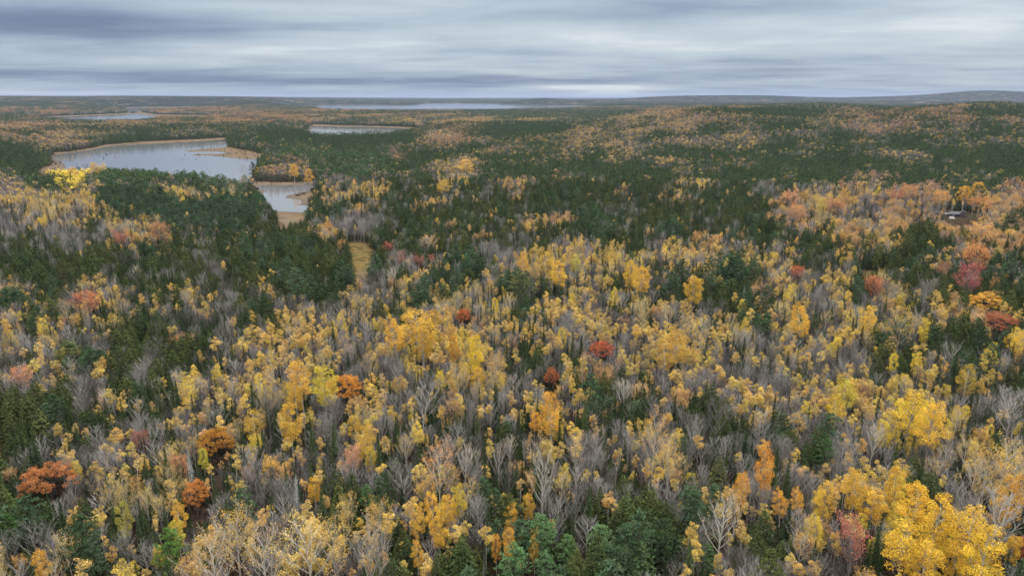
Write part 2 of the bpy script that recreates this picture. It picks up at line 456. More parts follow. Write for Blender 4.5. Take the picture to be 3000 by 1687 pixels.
def b_maple(rg, dens=.62, H=15.0): return b_bare(rg, H, 3.2, dens, 9, .24)
def b_sparse(rg, H=17.0): return b_bare(rg, H, 3.6, .55, 8, .16)
def b_oak(rg, H=14.0, R0=5.6):
    w, l = Geo(), Geo(); tp = trunk_pts(rg, H * 0.6, 0.5, 4)
    w.limb(tp, [0.42, 0.34, 0.28, 0.16], 7)
    cs = []; rs = []
    K = 62
    for i in range(K):
        if rg.uniform() < .13: continue
        t = (i + .5) / K; el_ = math.asin(1 - 1.12 * t) if 1 - 1.12 * t < 1 else 1.5
        th = i * 2.39996; rr = R0 * rg.uniform(.72, 1.08)
        c = np.array([math.cos(th) * math.cos(el_) * rr, math.sin(th) * math.cos(el_) * rr, H * .52 + math.sin(el_) * rr * .92])
        cs.append(c); rs.append(rg.uniform(.8, 1.25))
        if i % 2 == 0:
            q = at_h(tp, rg.uniform(.3, .58) * H); w.limb([q, (q + c) / 2 + [0, 0, -.5], c], [.12, .07, .02], 3)
    clump_leaves(l, rg, cs, rs, 110, .24, .1, .62)
    return w, l, R0 + .9, H * .64, H
def b_spruce(rg, H=14.0, R0=2.1, dead=False):
    w, l = Geo(), Geo(); tp = trunk_pts(rg, H, 0.3)
    w.limb(tp, [0.16, 0.13, 0.1, 0.06, 0.015], 5)
    z = H * (0.12 if not dead else .2)
    while z < H * .985:
        t = z / H; L0 = R0 * (1 - t) ** 0.85 + 0.12
        nb = 7 if t < .7 else 5
        th = rg.uniform(0, 6.28) + np.arange(nb) * 2 * math.pi / nb + rg.uniform(-.25, .25, nb)
        L = L0 * rg.uniform(.7, 1.15, nb); dr = np.stack([np.cos(th), np.sin(th), np.zeros(nb)], 1)
        sd = np.stack([-np.sin(th), np.cos(th), np.zeros(nb)], 1)
        p = at_h(tp, z) + np.zeros((nb, 3))
        for (s0, s1, z0, z1, wd) in ((.05, .55, .10, -.12, .36), (.5, 1.0, -.12, -.22, .34)):
            a = p + dr * (L * s0)[:, None] + np.array([0, 0, 1]) * (z0 * L)[:, None]
            b = p + dr * (L * s1)[:, None] + np.array([0, 0, 1]) * (z1 * L)[:, None]
            wv = sd * (L * wd * .5)[:, None]; e_ = .45 if s0 > .3 else 1.0
            v = np.stack([a - wv, a + wv, b + wv * e_, b - wv * e_], 1)
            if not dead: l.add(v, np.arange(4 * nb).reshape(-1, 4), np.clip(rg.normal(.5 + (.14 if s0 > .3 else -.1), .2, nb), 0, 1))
        if not dead:
            m = nb * 2; ii = rg.integers(0, nb, m); s_ = rg.uniform(.35, 1.0, m)
            c = p[ii] + dr[ii] * (L[ii] * s_)[:, None] + sd[ii] * (L[ii] * rg.uniform(-.22, .22, m))[:, None] + [0, 0, -.12]
            l.quads(c, rg.normal(size=(m, 3)) * .6 + dr[ii], .34, np.clip(rg.normal(.5, .25, m), 0, 1), rg, 1.5)
        else:
            w.strip(p, p + dr * L[:, None] + [0, 0, -.15], .07, .03, rg)
            q = p + dr * (L * .6)[:, None]; w.strip(q, q + sd * (L * .35)[:, None] + dr * (L * .2)[:, None], .05, .03, rg)
            w.strip(q, q - sd * (L * .35)[:, None] + dr * (L * .2)[:, None], .05, .03, rg)
        z += 0.46 if t > .5 else .54
    return w, l, R0 * .9, H * .6, H
def b_hemlock(rg, H=17.0, R0=4.1):
    w, l = Geo(), Geo(); tp = trunk_pts(rg, H * .97, 0.4)
    w.limb(tp, [0.2, 0.17, 0.12, 0.07, 0.02], 5)
    n = 1500; t = 1 - np.sqrt(rg.uniform(0, 1, n)) * .9
    tier = 0.12 * np.sin(t * 62 + rg.uniform(0, 6)) + .04 * np.sin(t * 23)
    th = rg.uniform(0, 6.28, n); lob = 1 + .15 * np.sin(th * 3 + rg.uniform(0, 6) + 4 * t) + .1 * np.sin(th * 5 + 9 * t)
    rr = (R0 * (1 - t) ** .92 * (1 + tier) * lob + .1) * rg.uniform(.72, 1.05, n)
    p = np.stack([np.cos(th) * rr, np.sin(th) * rr, H * t * .98 + H * .02 - rr * .22 + rg.normal(0, .12, n)], 1)
    nor = np.stack([np.cos(th) * .95, np.sin(th) * .95, np.full(n, .8)], 1) + rg.normal(0, .35, (n, 3))
    cl = .5 + .25 * np.sin(th * 4 + t * 19)
    l.quads(p, nor, .5 * rg.uniform(.6, 1.3, n), np.clip(cl + rg.normal(0, .2, n), 0, 1), rg, 1.35)
    return w, l, R0 * .95, H * .55, H
def b_pine(rg, H=21.0, R0=4.6):
    w, l = Geo(), Geo(); tp = trunk_pts(rg, H * .96, 0.8)
    w.limb(tp, [0.34, 0.28, 0.2, 0.12, 0.03], 6)
    K = 34
    for i in range(K):
        t = .30 + .68 * (i + rg.uniform(0, .8)) / K; z = H * t
        prof = (math.sin(math.pi * min(1, .30 + .70 * (t - .28) / .72)) ** .75) * .9 + .12
        L = R0 * prof * rg.uniform(.6, 1.15); a = i * 2.4 + rg.uniform(-.5, .5)
        p = at_h(tp, z * .95); e = p + np.array([math.cos(a) * L, math.sin(a) * L, L * rg.uniform(.02, .25)])
        w.limb([p, (p + e) / 2 + [0, 0, -.1], e], [.08, .05, .02], 3)
        lv = rg.uniform(.25, .75)
        for k in range(6):
            s_ = (.3 + .7 * k / 5); c = p * (1 - s_) + e * s_ + np.array([-math.sin(a), math.cos(a), 0]) * rg.normal(0, .28 * L * s_)
            n = 9; d = sph(rg, n) * rg.uniform(.3, .75, (n, 1)) * [1, 1, .5]
            l.quads(c + d + [0, 0, .15], d + [0, 0, .55] + rg.normal(0, .3, (n, 3)), .46, np.clip(lv + rg.normal(0, .2, n), 0, 1), rg, 1.5)
    return w, l, R0, H * .66, H
def b_bush(rg, H=2.4):
    w, l = Geo(), Geo(); n = 46
    a = rg.uniform(0, 6.28, n); L = H * rg.uniform(.5, 1, n)
    e = np.stack([np.cos(a) * L * .45, np.sin(a) * L * .45, L], 1); w.strip(np.zeros((n, 3)), e, .06, .03, rg)
    s_ = rg.uniform(.4, 1, n)[:, None]; q = e * s_; w.strip(q, q + rg.normal(0, .4, (n, 3)) + [0, 0, .4], .04, .02, rg)
    l.quads(e * rg.uniform(.6, 1, (n, 1)) + rg.normal(0, .2, (n, 3)), rg.normal(size=(n, 3)) + [0, 0, 1], .22, rg.uniform(0, 1, n), rg)
    return w, l, 1, H * .6, H

# ------------------------------------------------------------------ kinds of tree: builder, materials, name, category
KIND = {
    'birch':  (b_birch, M_WHITE, M_LEAF, 'birch_tree', 'birch', 'birch'),
    'poplar': (lambda rg: b_poplar(rg, rg.uniform(.7, 1.1), rg.uniform(15, 18), rg.uniform(2.6, 3.6)), M_WHITE, M_LEAF, 'poplar_tree', 'poplar', 'poplar'),
    'bare':   (lambda rg: b_bare(rg, rg.uniform(13, 18), rg.uniform(2.3, 3.9), fan=rg.uniform(.85, 1.25)), M_BARE, M_LEAF, 'bare_tree', 'bare tree', 'bare tree'),
    'white':  (lambda rg: b_bare(rg, 16, 3.0, .08, 3, .2), M_WHITE, M_LEAF, 'pale_bare_tree', 'bare tree', 'pale bare tree'),
    'maple':  (b_maple, M_BARE, M_LEAF, 'maple_tree', 'maple', 'maple'),
    'sparse': (b_sparse, M_WHITE, M_LEAF, 'aspen_tree', 'aspen', 'aspen'),
    'oak':    (b_oak, M_BROWN, M_LEAF, 'oak_tree', 'oak', 'oak'),
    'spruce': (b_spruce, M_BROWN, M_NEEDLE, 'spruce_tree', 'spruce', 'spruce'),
    'hemlock':(b_hemlock, M_BROWN, M_NEEDLE, 'hemlock_tree', 'hemlock', 'hemlock'),
    'pine':   (b_pine, M_BROWN, M_NEEDLE, 'pine_tree', 'pine', 'pine'),
    'snag':   (lambda rg: b_spruce(rg, 13, 1.5, True), M_SNAG, M_NEEDLE, 'dead_spruce', 'dead tree', 'dead spruce'),
}
NVAR = {'birch': 7, 'poplar': 6, 'bare': 9, 'white': 3, 'maple': 5, 'sparse': 3, 'oak': 3, 'spruce': 5, 'hemlock': 5, 'pine': 4, 'snag': 2}
PROTO = {}
for kn, (bf, mw, ml, nm, cat, word) in KIND.items():
    PROTO[kn] = []
    for i in range(NVAR[kn]):
        rg = np.random.default_rng(hash((len(kn), i, ord(kn[0]), ord(kn[-1]))) % 99991)
        w, l, hw, cz, H = bf(rg)
        tm = make_mesh(nm + "_trunk", [w], [mw])
        cm = make_mesh(nm + "_crown", [l], [ml]) if l.n else None
        jm = make_mesh(nm + "_whole", [w] + ([l] if l.n else []), [mw] + ([ml] if l.n else []))
        PROTO[kn].append((tm, cm, jm, hw, cz, H))

# ------------------------------------------------------------------ colours of foliage (surface colour, sRGB 0..255)
PAL = {
    'birch': [(220,185,94),(210,177,102),(228,190,76),(202,170,112),(220,174,92),(214,188,90)],
    'poplar': [(232,200,58),(226,194,68),(220,192,70),(236,204,52)],
    'maple': [(218,172,98),(212,162,96),(198,152,112),(224,178,80),(204,164,124)],
    'oak': [(190,92,36),(206,124,34)],
    'sparse': [(222,186,86),(214,178,94)],
    'spruce': [(58,72,44),(50,64,42),(64,78,48),(72,84,48)],
    'hemlock': [(64,76,42),(74,86,46),(56,68,40),(84,90,48)],
    'pine': [(76,98,68),(70,92,62),(84,106,76),(66,86,56)],
    'bare': [(200,150,100)], 'white': [(214,170,100)], 'snag': [(90,96,84)],
    'red': [(186,96,80),(196,110,80),(178,92,88),(204,124,100)],
}
PL = {k: np.array([lin(c) for c in v]) for k, v in PAL.items()}
def tints(kind, n, rg):
    P = PL[kind]; i = rg.integers(0, len(P), n); j = rg.integers(0, len(P), n); t = rg.uniform(0, 1, (n, 1))
    return (P[i] * (1 - t) + P[j] * t) * rg.uniform(.82, 1.16, (n, 1))

# ------------------------------------------------------------------ stand map: what grows where, read off the photograph in a grid
U = """
dddddddddddddxxxxdddddddddddddddddxxxxxxxxxxxCCCCCCCxxxxxxxx
ddddddddooooooooxxxxxxxdddxCCCCCCCCCCoooooCCCCCCoooooooooCCC
dddddoooooooooooooyyyyyyyyyyccccccccYYYYoooooxxyyooooCCCxxxx
oooxcccccccccxccccccCCCCxxxxCCCCCCyyyyyyxxxxxccccxxooooooxxo
oooYYxxccccccCcCCCCCCCCCxYYxCCCCCYYYYyyyyycccccxccccmmxccccm
xYYYooCCCCCCCCCCCCCCCCCCyOOkggxkxxyyymyyymYyykmmmmxcmmmmccxc
CCCCooCCCCCCCokCccccCCCYCkxkxkxxkxykyyckkmmmkmmmkmccccCCCCC
CCCCCCCCCCCCCxrkPPPPPPPOCCCCCkkkxxxkyyCCCCCCCCCCCCCmmmmCCCCC
""".split()
A = """
CCCCBBBPPPPPPCCCoxPP|PPPCkkYYkkCkCCkkCCky|kkCkCCkCCCCkkymkCkCC
yPCCBYPPPYPPPPgcoxxr|PkkgCCYYCkkCkCkCkkkC|kYCCmCkkCkkYCCCCkCkC
YYYYYYYPxYYPYYPCCCxx|YYCkkkmCCmkCCCkCkCCk|kCmCgkgygkOgOOOyCYYO
yyYYyYPPPPYyPPPgCCCC|CkCCmkCkkCCmCCCmCCkC|kCCCCoOyYoggOgOygOOO
gyggyCYYYYPPPPCCCCCo|ggmCCkCkmCmkCkPCmCCC|kCmCCCOygoogOOOOOOoC
gcmgmCmrgrCgmCmCCCCx|ggmmCCmCkkmmkmCkkCkP|mkCCCCmCYOOYYCCoCOCo
mCmCmgmcCmmCmCCCCCCC|CCCCkkkCggCkmYgyYCgY|yYmkmYYkCkCCCkCCOYko
mCCCCCCmmCCCgCCCCCCC|CCCgrCgCggYYYYyyYYyy|YYgYYYyCmCCCCCCoCOCC
CCCCCmmCCmmCCmCCCCCC|PPmmCCCCgYPYYgyCYYCC|CCyPCYrCyYCCgCCCrCgC
ygCCmyymmgmmymmymCCm|ygyYyPCmYyPCmYyrYYyC|CCCCOYyygyCOYCCCCCCC
yPmCYyymgyYyygCCgggy|yygmyyyyYYCmyYmymYmy|gCmCPYYYgYmgYgYYOOOC
PPYcrmYCCCmmgCmCYyYy|YYYmyyyoyyyYYgyyyyyy|yyCYPYYmgYYgyCCYCCOY
gggYYYyCCCxCmCyyYyyy|ggYYYByyyyxymgyygYyY|yYYYyyYymYYBCCYCCYCC
YggYymgCgCCCggyYYyYy|ogYYBYYByssxYgOOggYY|YYyggYYYgYyCYYCCCCBY
ycyCPxCCgCCmmyyYyyYO|gyygYyYBYgssgCOOyYYY|YYgyggyygggYCmCYCCCg
gyyYmyCCgCgyYYYyYYYO|gyYgyYYYYYgyrYCCyygY|ygggggmYgyYCYYYymYgC
goCCCggCCgYYgYYYyYYO|OYYrYggYYygyoyCCgCgy|ymyygyYggYoYYYYYgYgC
CCCCCggmgmYgyYgyYYYy|YygYYgygyYyyYYyCCmgy|CCyyYyggYYyYYYYYYOgg
CCCCmmCmgmyygyYgyYgg|yyyYggYggyCYYyCyCCgg|CgCYymygYYygYBBYYygg
CCmymmmyggyyOOYgYYyg|YygYggggggyYYyygyYgg|CgCCmCCCCgygBBYyYYgY
mCmmmggYryyOOOygYyYy|YYyYCggggygyyogyygYY|CgyggggCPgyggBYyYgCC
CmggYgyCryYyOggygyYg|oYYmYCggggggYggyYgYY|yYgyyCmYPYYgYyygggYY
COOOgggYgyryygggygCg|rgyyYYYggygggYyggyYo|yCygYmgygYYYgYCygYYY
COOOgggygyYOOCgyggYC|mYmyCYYymggggyCgCgYg|yYYgYggyYYYgYCCgYYYY
CCCggxyyYgOOYCCyggYC|CPggYYggYPggymCCyCCg|PCgYgYYgBYYBYCCgggYY
CCggoOgYYgYYggygGYYc|YCYgYYYgPPgYyCYCCCCC|CgYYgYgYygBBBBCYYggY
PCgymggYgYYygyYgYYYC|YYYCYYYyYYPPYCgCCCCC|YggYCCYYyyCBBBBCgggY
PggYCggCYPPygyYygYYy|gYYCCYYgCYYPCCPPggCC|YggYCCOYyrrCBBBBBgyY
ggYYCCgYYPPCyyygyyyy|gYgCYgCCYPYPPCPCPPCC|YyggggyYYrrgBBYBBByY
YyYYCCCYYPCyygyyygyy|gygCYCCyCPPCPPCCPPCY|CPyCggggggggCBBBBBCO
yYYymgYYYCgyyygyyyyy|yYoCCCCPCCPPPCCCPPCY|YyYggCggggggBBBBBBCC
""".split()
U = [(r + r[-1] * 60)[:60] for r in U]
A = [''.join((q + q[-1] * 20)[:20] for q in r.split('|')) for r in A]
GU = np.array([[ord(c) for c in r] for r in U]); GA = np.array([[ord(c) for c in r] for r in A])
def stand(px, py):
    sy = np.clip((py - 290) / 350, .12, 1)
    px, py = (px + 26 * np.sin(py / (17 * sy + 6) + px / 90) + 14 * np.sin(px / 31 + py / 23),
              py + sy * (16 * np.sin(px / 43 + 1.3) + 9 * np.sin(px / 19 + py / 37)))
    c = np.clip((px / 50).astype(int), 0, 59)
    ru = np.clip(((py - 300) / 20).astype(int), 0, len(U) - 1)
    ra = np.clip(((py - 460) / 40).astype(int), 0, len(A) - 1)
    return np.where(py < 460, GU[ru, c], GA[ra, c])
MIX = {
    'C': [('hemlock',.62),('spruce',.28),('pine',.04),('bare',.045),('birch',.01),('snag',.005)],
    'c': [('hemlock',.5),('spruce',.27),('bare',.14),('birch',.07),('maple',.02)],
    'P': [('pine',.62),('hemlock',.22),('spruce',.1),('birch',.04),('bare',.02)],
    's': [('spruce',.8),('bare',.12),('birch',.08)],
    'm': [('bare',.25),('spruce',.37),('hemlock',.34),('birch',.03),('snag',.01)],
    'g': [('bare',.64),('spruce',.26),('birch',.06),('maple',.01),('white',.012)],
    'y': [('birch',.34),('bare',.36),('spruce',.25),('maple',.01),('sparse',.03)],
    'Y': [('birch',.48),('bare',.25),('poplar',.06),('spruce',.17),('sparse',.04)],
    'B': [('poplar',.85),('bare',.1),('spruce',.05)],
    'o': [('maple',.30),('bare',.46),('spruce',.12),('birch',.12)],
    'O': [('maple',.34),('bare',.46),('birch',.14),('spruce',.06)],
    'r': [('red',.03),('bare',.69),('birch',.18),('spruce',.1)],
    'x': [('hemlock',.4),('spruce',.22),('birch',.2),('maple',.05),('bare',.13)],
    'd': [('hemlock',.5),('bare',.3),('maple',.07),('spruce',.13)],
    'G': [('bare',1.0)],
    'k': [('hemlock',.55),('spruce',.23),('bare',.14),('birch',.05),('maple',.03)],
}

# ------------------------------------------------------------------ terrain
azs = np.concatenate([np.arange(-180, -46, 6.0), np.arange(-46, 46.01, 0.2), np.arange(52, 179, 6.0)]) * math.pi / 180
rad = [12.0]
while rad[-1] < 45000:
    r0 = rad[-1]; rad.append(r0 * (1.02 if r0 < 500 else 1.006 if r0 < 2600 else 1.012))
rad = np.array(rad)
nA, nR = len(azs), len(rad)
AA, RR = np.meshgrid(azs, rad)
tx = (np.sin(AA) * RR).ravel(); ty = (np.cos(AA) * RR).ravel()
tz, tw, tm_ = ground(tx, ty)
tmead = sdist(np.stack([tx, ty], -1), meadow_polys)
me = bpy.data.meshes.new("ground")
V = np.stack([tx, ty, tz], -1)
V = np.concatenate([V, [[0, 0, float(tz[0])]]])
i0 = (np.arange(nR - 1)[:, None] * nA + np.arange(nA)[None, :]).ravel()
i1 = (np.arange(nR - 1)[:, None] * nA + (np.arange(nA)[None, :] + 1) % nA).ravel()
F = np.stack([i0, i0 + nA, i1 + nA, i1], -1)
T = np.stack([np.full(nA, nR * nA), np.arange(nA), (np.arange(nA) + 1) % nA], -1)
nl = F.size + T.size
me.vertices.add(len(V)); me.vertices.foreach_set('co', V.ravel().astype(np.float32))
me.loops.add(nl); me.loops.foreach_set('vertex_index', np.concatenate([F.ravel(), T.ravel()]).astype(np.int32))
me.polygons.add(len(F) + len(T))
me.polygons.foreach_set('loop_start', np.concatenate([np.arange(0, F.size, 4), F.size + np.arange(0, T.size, 3)]).astype(np.int32))
me.update(calc_edges=True)
me.polygons.foreach_set('use_smooth', np.ones(len(me.polygons), bool))
a_m = me.attributes.new('mud', 'FLOAT', 'POINT'); a_m.data.foreach_set('value', np.append(np.clip(-tm_ / 6 + .5, 0, 1), 0).astype(np.float32))
a_w = me.attributes.new('wet', 'FLOAT', 'POINT'); a_w.data.foreach_set('value', np.append(np.clip(1 - tw / 14, 0, 1), 0).astype(np.float32))
a_g = me.attributes.new('mead', 'FLOAT', 'POINT'); a_g.data.foreach_set('value', np.append(np.clip(-tmead / 4 + .5, 0, 1), 0).astype(np.float32))
terr = bpy.data.objects.new("ground", me); COL.objects.link(terr); terr['kind'] = 'structure'
m, gm = new_mat("forest_floor")
tcn = gm.n('ShaderNodeTexCoord'); oc = tcn.outputs['Object']
n1 = gm.noise(oc, 0.35, 6, 0.65); n2 = gm.noise(oc, 0.03, 4, 0.6); n3 = gm.noise(oc, 0.006, 4, .6); n4 = gm.noise(oc, 1.6, 4, .7)
floor = gm.ramp(n1, [(0.25, lin((38, 33, 28))), (0.5, lin((60, 50, 42))), (0.72, lin((88, 70, 54)))])
floor = gm.mix(gm.mr(n2, .45, .7, 0, .6), floor, lin((66, 70, 48)))
floor = gm.mix(gm.mr(n4, .6, .75, 0, .5), floor, lin((140, 104, 62)))
mudc = gm.ramp(n2, [(0.35, lin((84, 77, 68))), (0.5, lin((114, 101, 87))), (0.62, lin((98, 88, 68)))])
mudc = gm.mix(gm.mr(gm.noise(oc, .09, 5, .6), .48, .62), mudc, lin((106, 88, 67)))
mudc = gm.mix(attr(gm, 'wet', sock='Fac'), mudc, lin((92, 86, 82)))
grass = gm.ramp(gm.noise(oc, .12, 6, .65), [(.4, lin((74, 68, 44))), (.5, lin((118, 98, 64))), (.6, lin((92, 86, 54)))])
c = gm.mix(attr(gm, 'mud', sock='Fac'), floor, mudc)
grass = gm.mix(gm.mr(n1, .5, .68, 0, .7), grass, lin((84, 66, 44)))
c = gm.mix(attr(gm, 'mead', sock='Fac'), c, grass)
d = gm.n('ShaderNodeBsdfDiffuse'); gm.put(d.inputs[0], c)
bp = gm.n('ShaderNodeBump'); bp.inputs['Strength'].default_value = .5; bp.inputs['Distance'].default_value = .5; gm.put(bp.inputs['Height'], n1)
gm.nt.links.new(bp.outputs[0], d.inputs['Normal']); out(gm, d.outputs[0])
me.materials.append(m)

# ------------------------------------------------------------------ water: one sheet per lake at lake level
m, gm = new_mat("lake_water")
tcn = gm.n('ShaderNodeTexCoord')
b = gm.n('ShaderNodeBsdfPrincipled')
b.inputs['Base Color'].default_value = (0.15, 0.155, 0.17, 1); b.inputs['Roughness'].default_value = 0.07; b.inputs['IOR'].default_value = 1.33
mp = gm.n('ShaderNodeMapping'); mp.inputs['Scale'].default_value = (0.35, 1, 1); gm.nt.links.new(tcn.outputs['Object'], mp.inputs[0])
wn = gm.m('ADD', gm.noise(mp.outputs[0], .5, 3, .6), gm.m('MULTIPLY', gm.noise(mp.outputs[0], .02, 3, .5), 1.5))
bp = gm.n('ShaderNodeBump'); bp.inputs['Strength'].default_value = .07; bp.inputs['Distance'].default_value = .35; gm.put(bp.inputs['Height'], wn)
gm.nt.links.new(bp.outputs[0], b.inputs['Normal']); out(gm, b.outputs[0])
M_WATER = m
for q in water_polys:
    cx = (q.min(0) + q.max(0)) / 2; hw = (q.max(0) - q.min(0)) / 2 + 12
    x0, y0 = cx - hw; x1, y1 = cx + hw
    me = bpy.data.meshes.new("water")
    nx = 12
    vs = [(x0 + (x1 - x0) * i / nx, y0 + (y1 - y0) * j / nx, WL) for j in range(nx + 1) for i in range(nx + 1)]
    fs = [(j * (nx + 1) + i, j * (nx + 1) + i + 1, (j + 1) * (nx + 1) + i + 1, (j + 1) * (nx + 1) + i) for j in range(nx) for i in range(nx)]
    me.from_pydata(vs, [], fs); me.materials.append(M_WATER)
    o = bpy.data.objects.new("water", me); COL.objects.link(o); o['kind'] = 'structure'

# ------------------------------------------------------------------ geometry-nodes scatter for the woods nobody could count
def scatter(name, label, cat, meshes, xyz, rot, sxy, sz, vi, tint=None):
    if not len(xyz): return
    src = bpy.data.collections.new(name + "_source")
    for i, ms in enumerate(meshes):
        src.objects.link(bpy.data.objects.new("%s_source_%03d" % (name, i), ms))
    pm = bpy.data.meshes.new(name)
    pm.vertices.add(len(xyz)); pm.vertices.foreach_set('co', np.asarray(xyz).ravel().astype(np.float32))
    def put(nm, typ, key, arr):
        a = pm.attributes.new(nm, typ, 'POINT'); a.data.foreach_set(key, np.ascontiguousarray(arr).ravel())
    z = np.zeros(len(xyz))
    put('rot', 'FLOAT_VECTOR', 'vector', np.stack([z, z, rot], -1).astype(np.float32))
    put('scl', 'FLOAT_VECTOR', 'vector', np.stack([sxy, sxy, sz], -1).astype(np.float32))
    put('vi', 'INT', 'value', np.asarray(vi).astype(np.int32))
    if tint is not None: put('tint', 'FLOAT_COLOR', 'color', np.concatenate([tint, np.ones((len(tint), 1))], 1).astype(np.float32))
    po = bpy.data.objects.new(name, pm); COL.objects.link(po)
    po['kind'] = 'stuff'; po['label'] = label; po['category'] = cat
    ng = bpy.data.node_groups.new(name, 'GeometryNodeTree')
    ng.interface.new_socket('Geometry', in_out='INPUT', socket_type='NodeSocketGeometry')
    ng.interface.new_socket('Geometry', in_out='OUTPUT', socket_type='NodeSocketGeometry')
    N = ng.nodes; L = ng.links
    gi = N.new('NodeGroupInput'); go = N.new('NodeGroupOutput')
    ip = N.new('GeometryNodeInstanceOnPoints'); ci = N.new('GeometryNodeCollectionInfo')
    ci.inputs['Collection'].default_value = src; ci.inputs['Separate Children'].default_value = True; ci.inputs['Reset Children'].default_value = True
    def na(nm, typ):
        x = N.new('GeometryNodeInputNamedAttribute'); x.data_type = typ; x.inputs['Name'].default_value = nm
        return [o for o in x.outputs if o.enabled and o.name == 'Attribute'][0]
    L.new(gi.outputs[0], ip.inputs['Points']); L.new(ci.outputs[0], ip.inputs['Instance']); ip.inputs['Pick Instance'].default_value = True
    L.new(na('vi', 'INT'), ip.inputs['Instance Index'])
    er = N.new('FunctionNodeEulerToRotation'); L.new(na('rot', 'FLOAT_VECTOR'), er.inputs[0]); L.new(er.outputs[0], ip.inputs['Rotation'])
    L.new(na('scl', 'FLOAT_VECTOR'), ip.inputs['Scale'])
    L.new(ip.outputs[0], go.inputs[0])
    md = po.modifiers.new('scatter', 'NODES'); md.node_group = ng
    return po
def grid(step, d0, d1, half=43, jit=.42, seed=1, extra=0):
    rg = np.random.default_rng(seed)
    xm = d1 * math.sin(R(half)) + extra
    xs = np.arange(-xm, xm, step); ys = np.arange(0, d1, step)
    gx, gy = np.meshgrid(xs, ys); gx = gx + (np.arange(len(ys))[:, None] % 2) * step * .5
    gx = gx.ravel() + rg.uniform(-jit, jit, gx.size) * step; gy = gy.ravel() + rg.uniform(-jit, jit, gy.size) * step
    d = np.hypot(gx, gy); a = np.abs(np.arctan2(gx, gy + extra * .8))
    k = (d > d0) & (d < d1) & (a < R(half))
    return gx[k], gy[k]

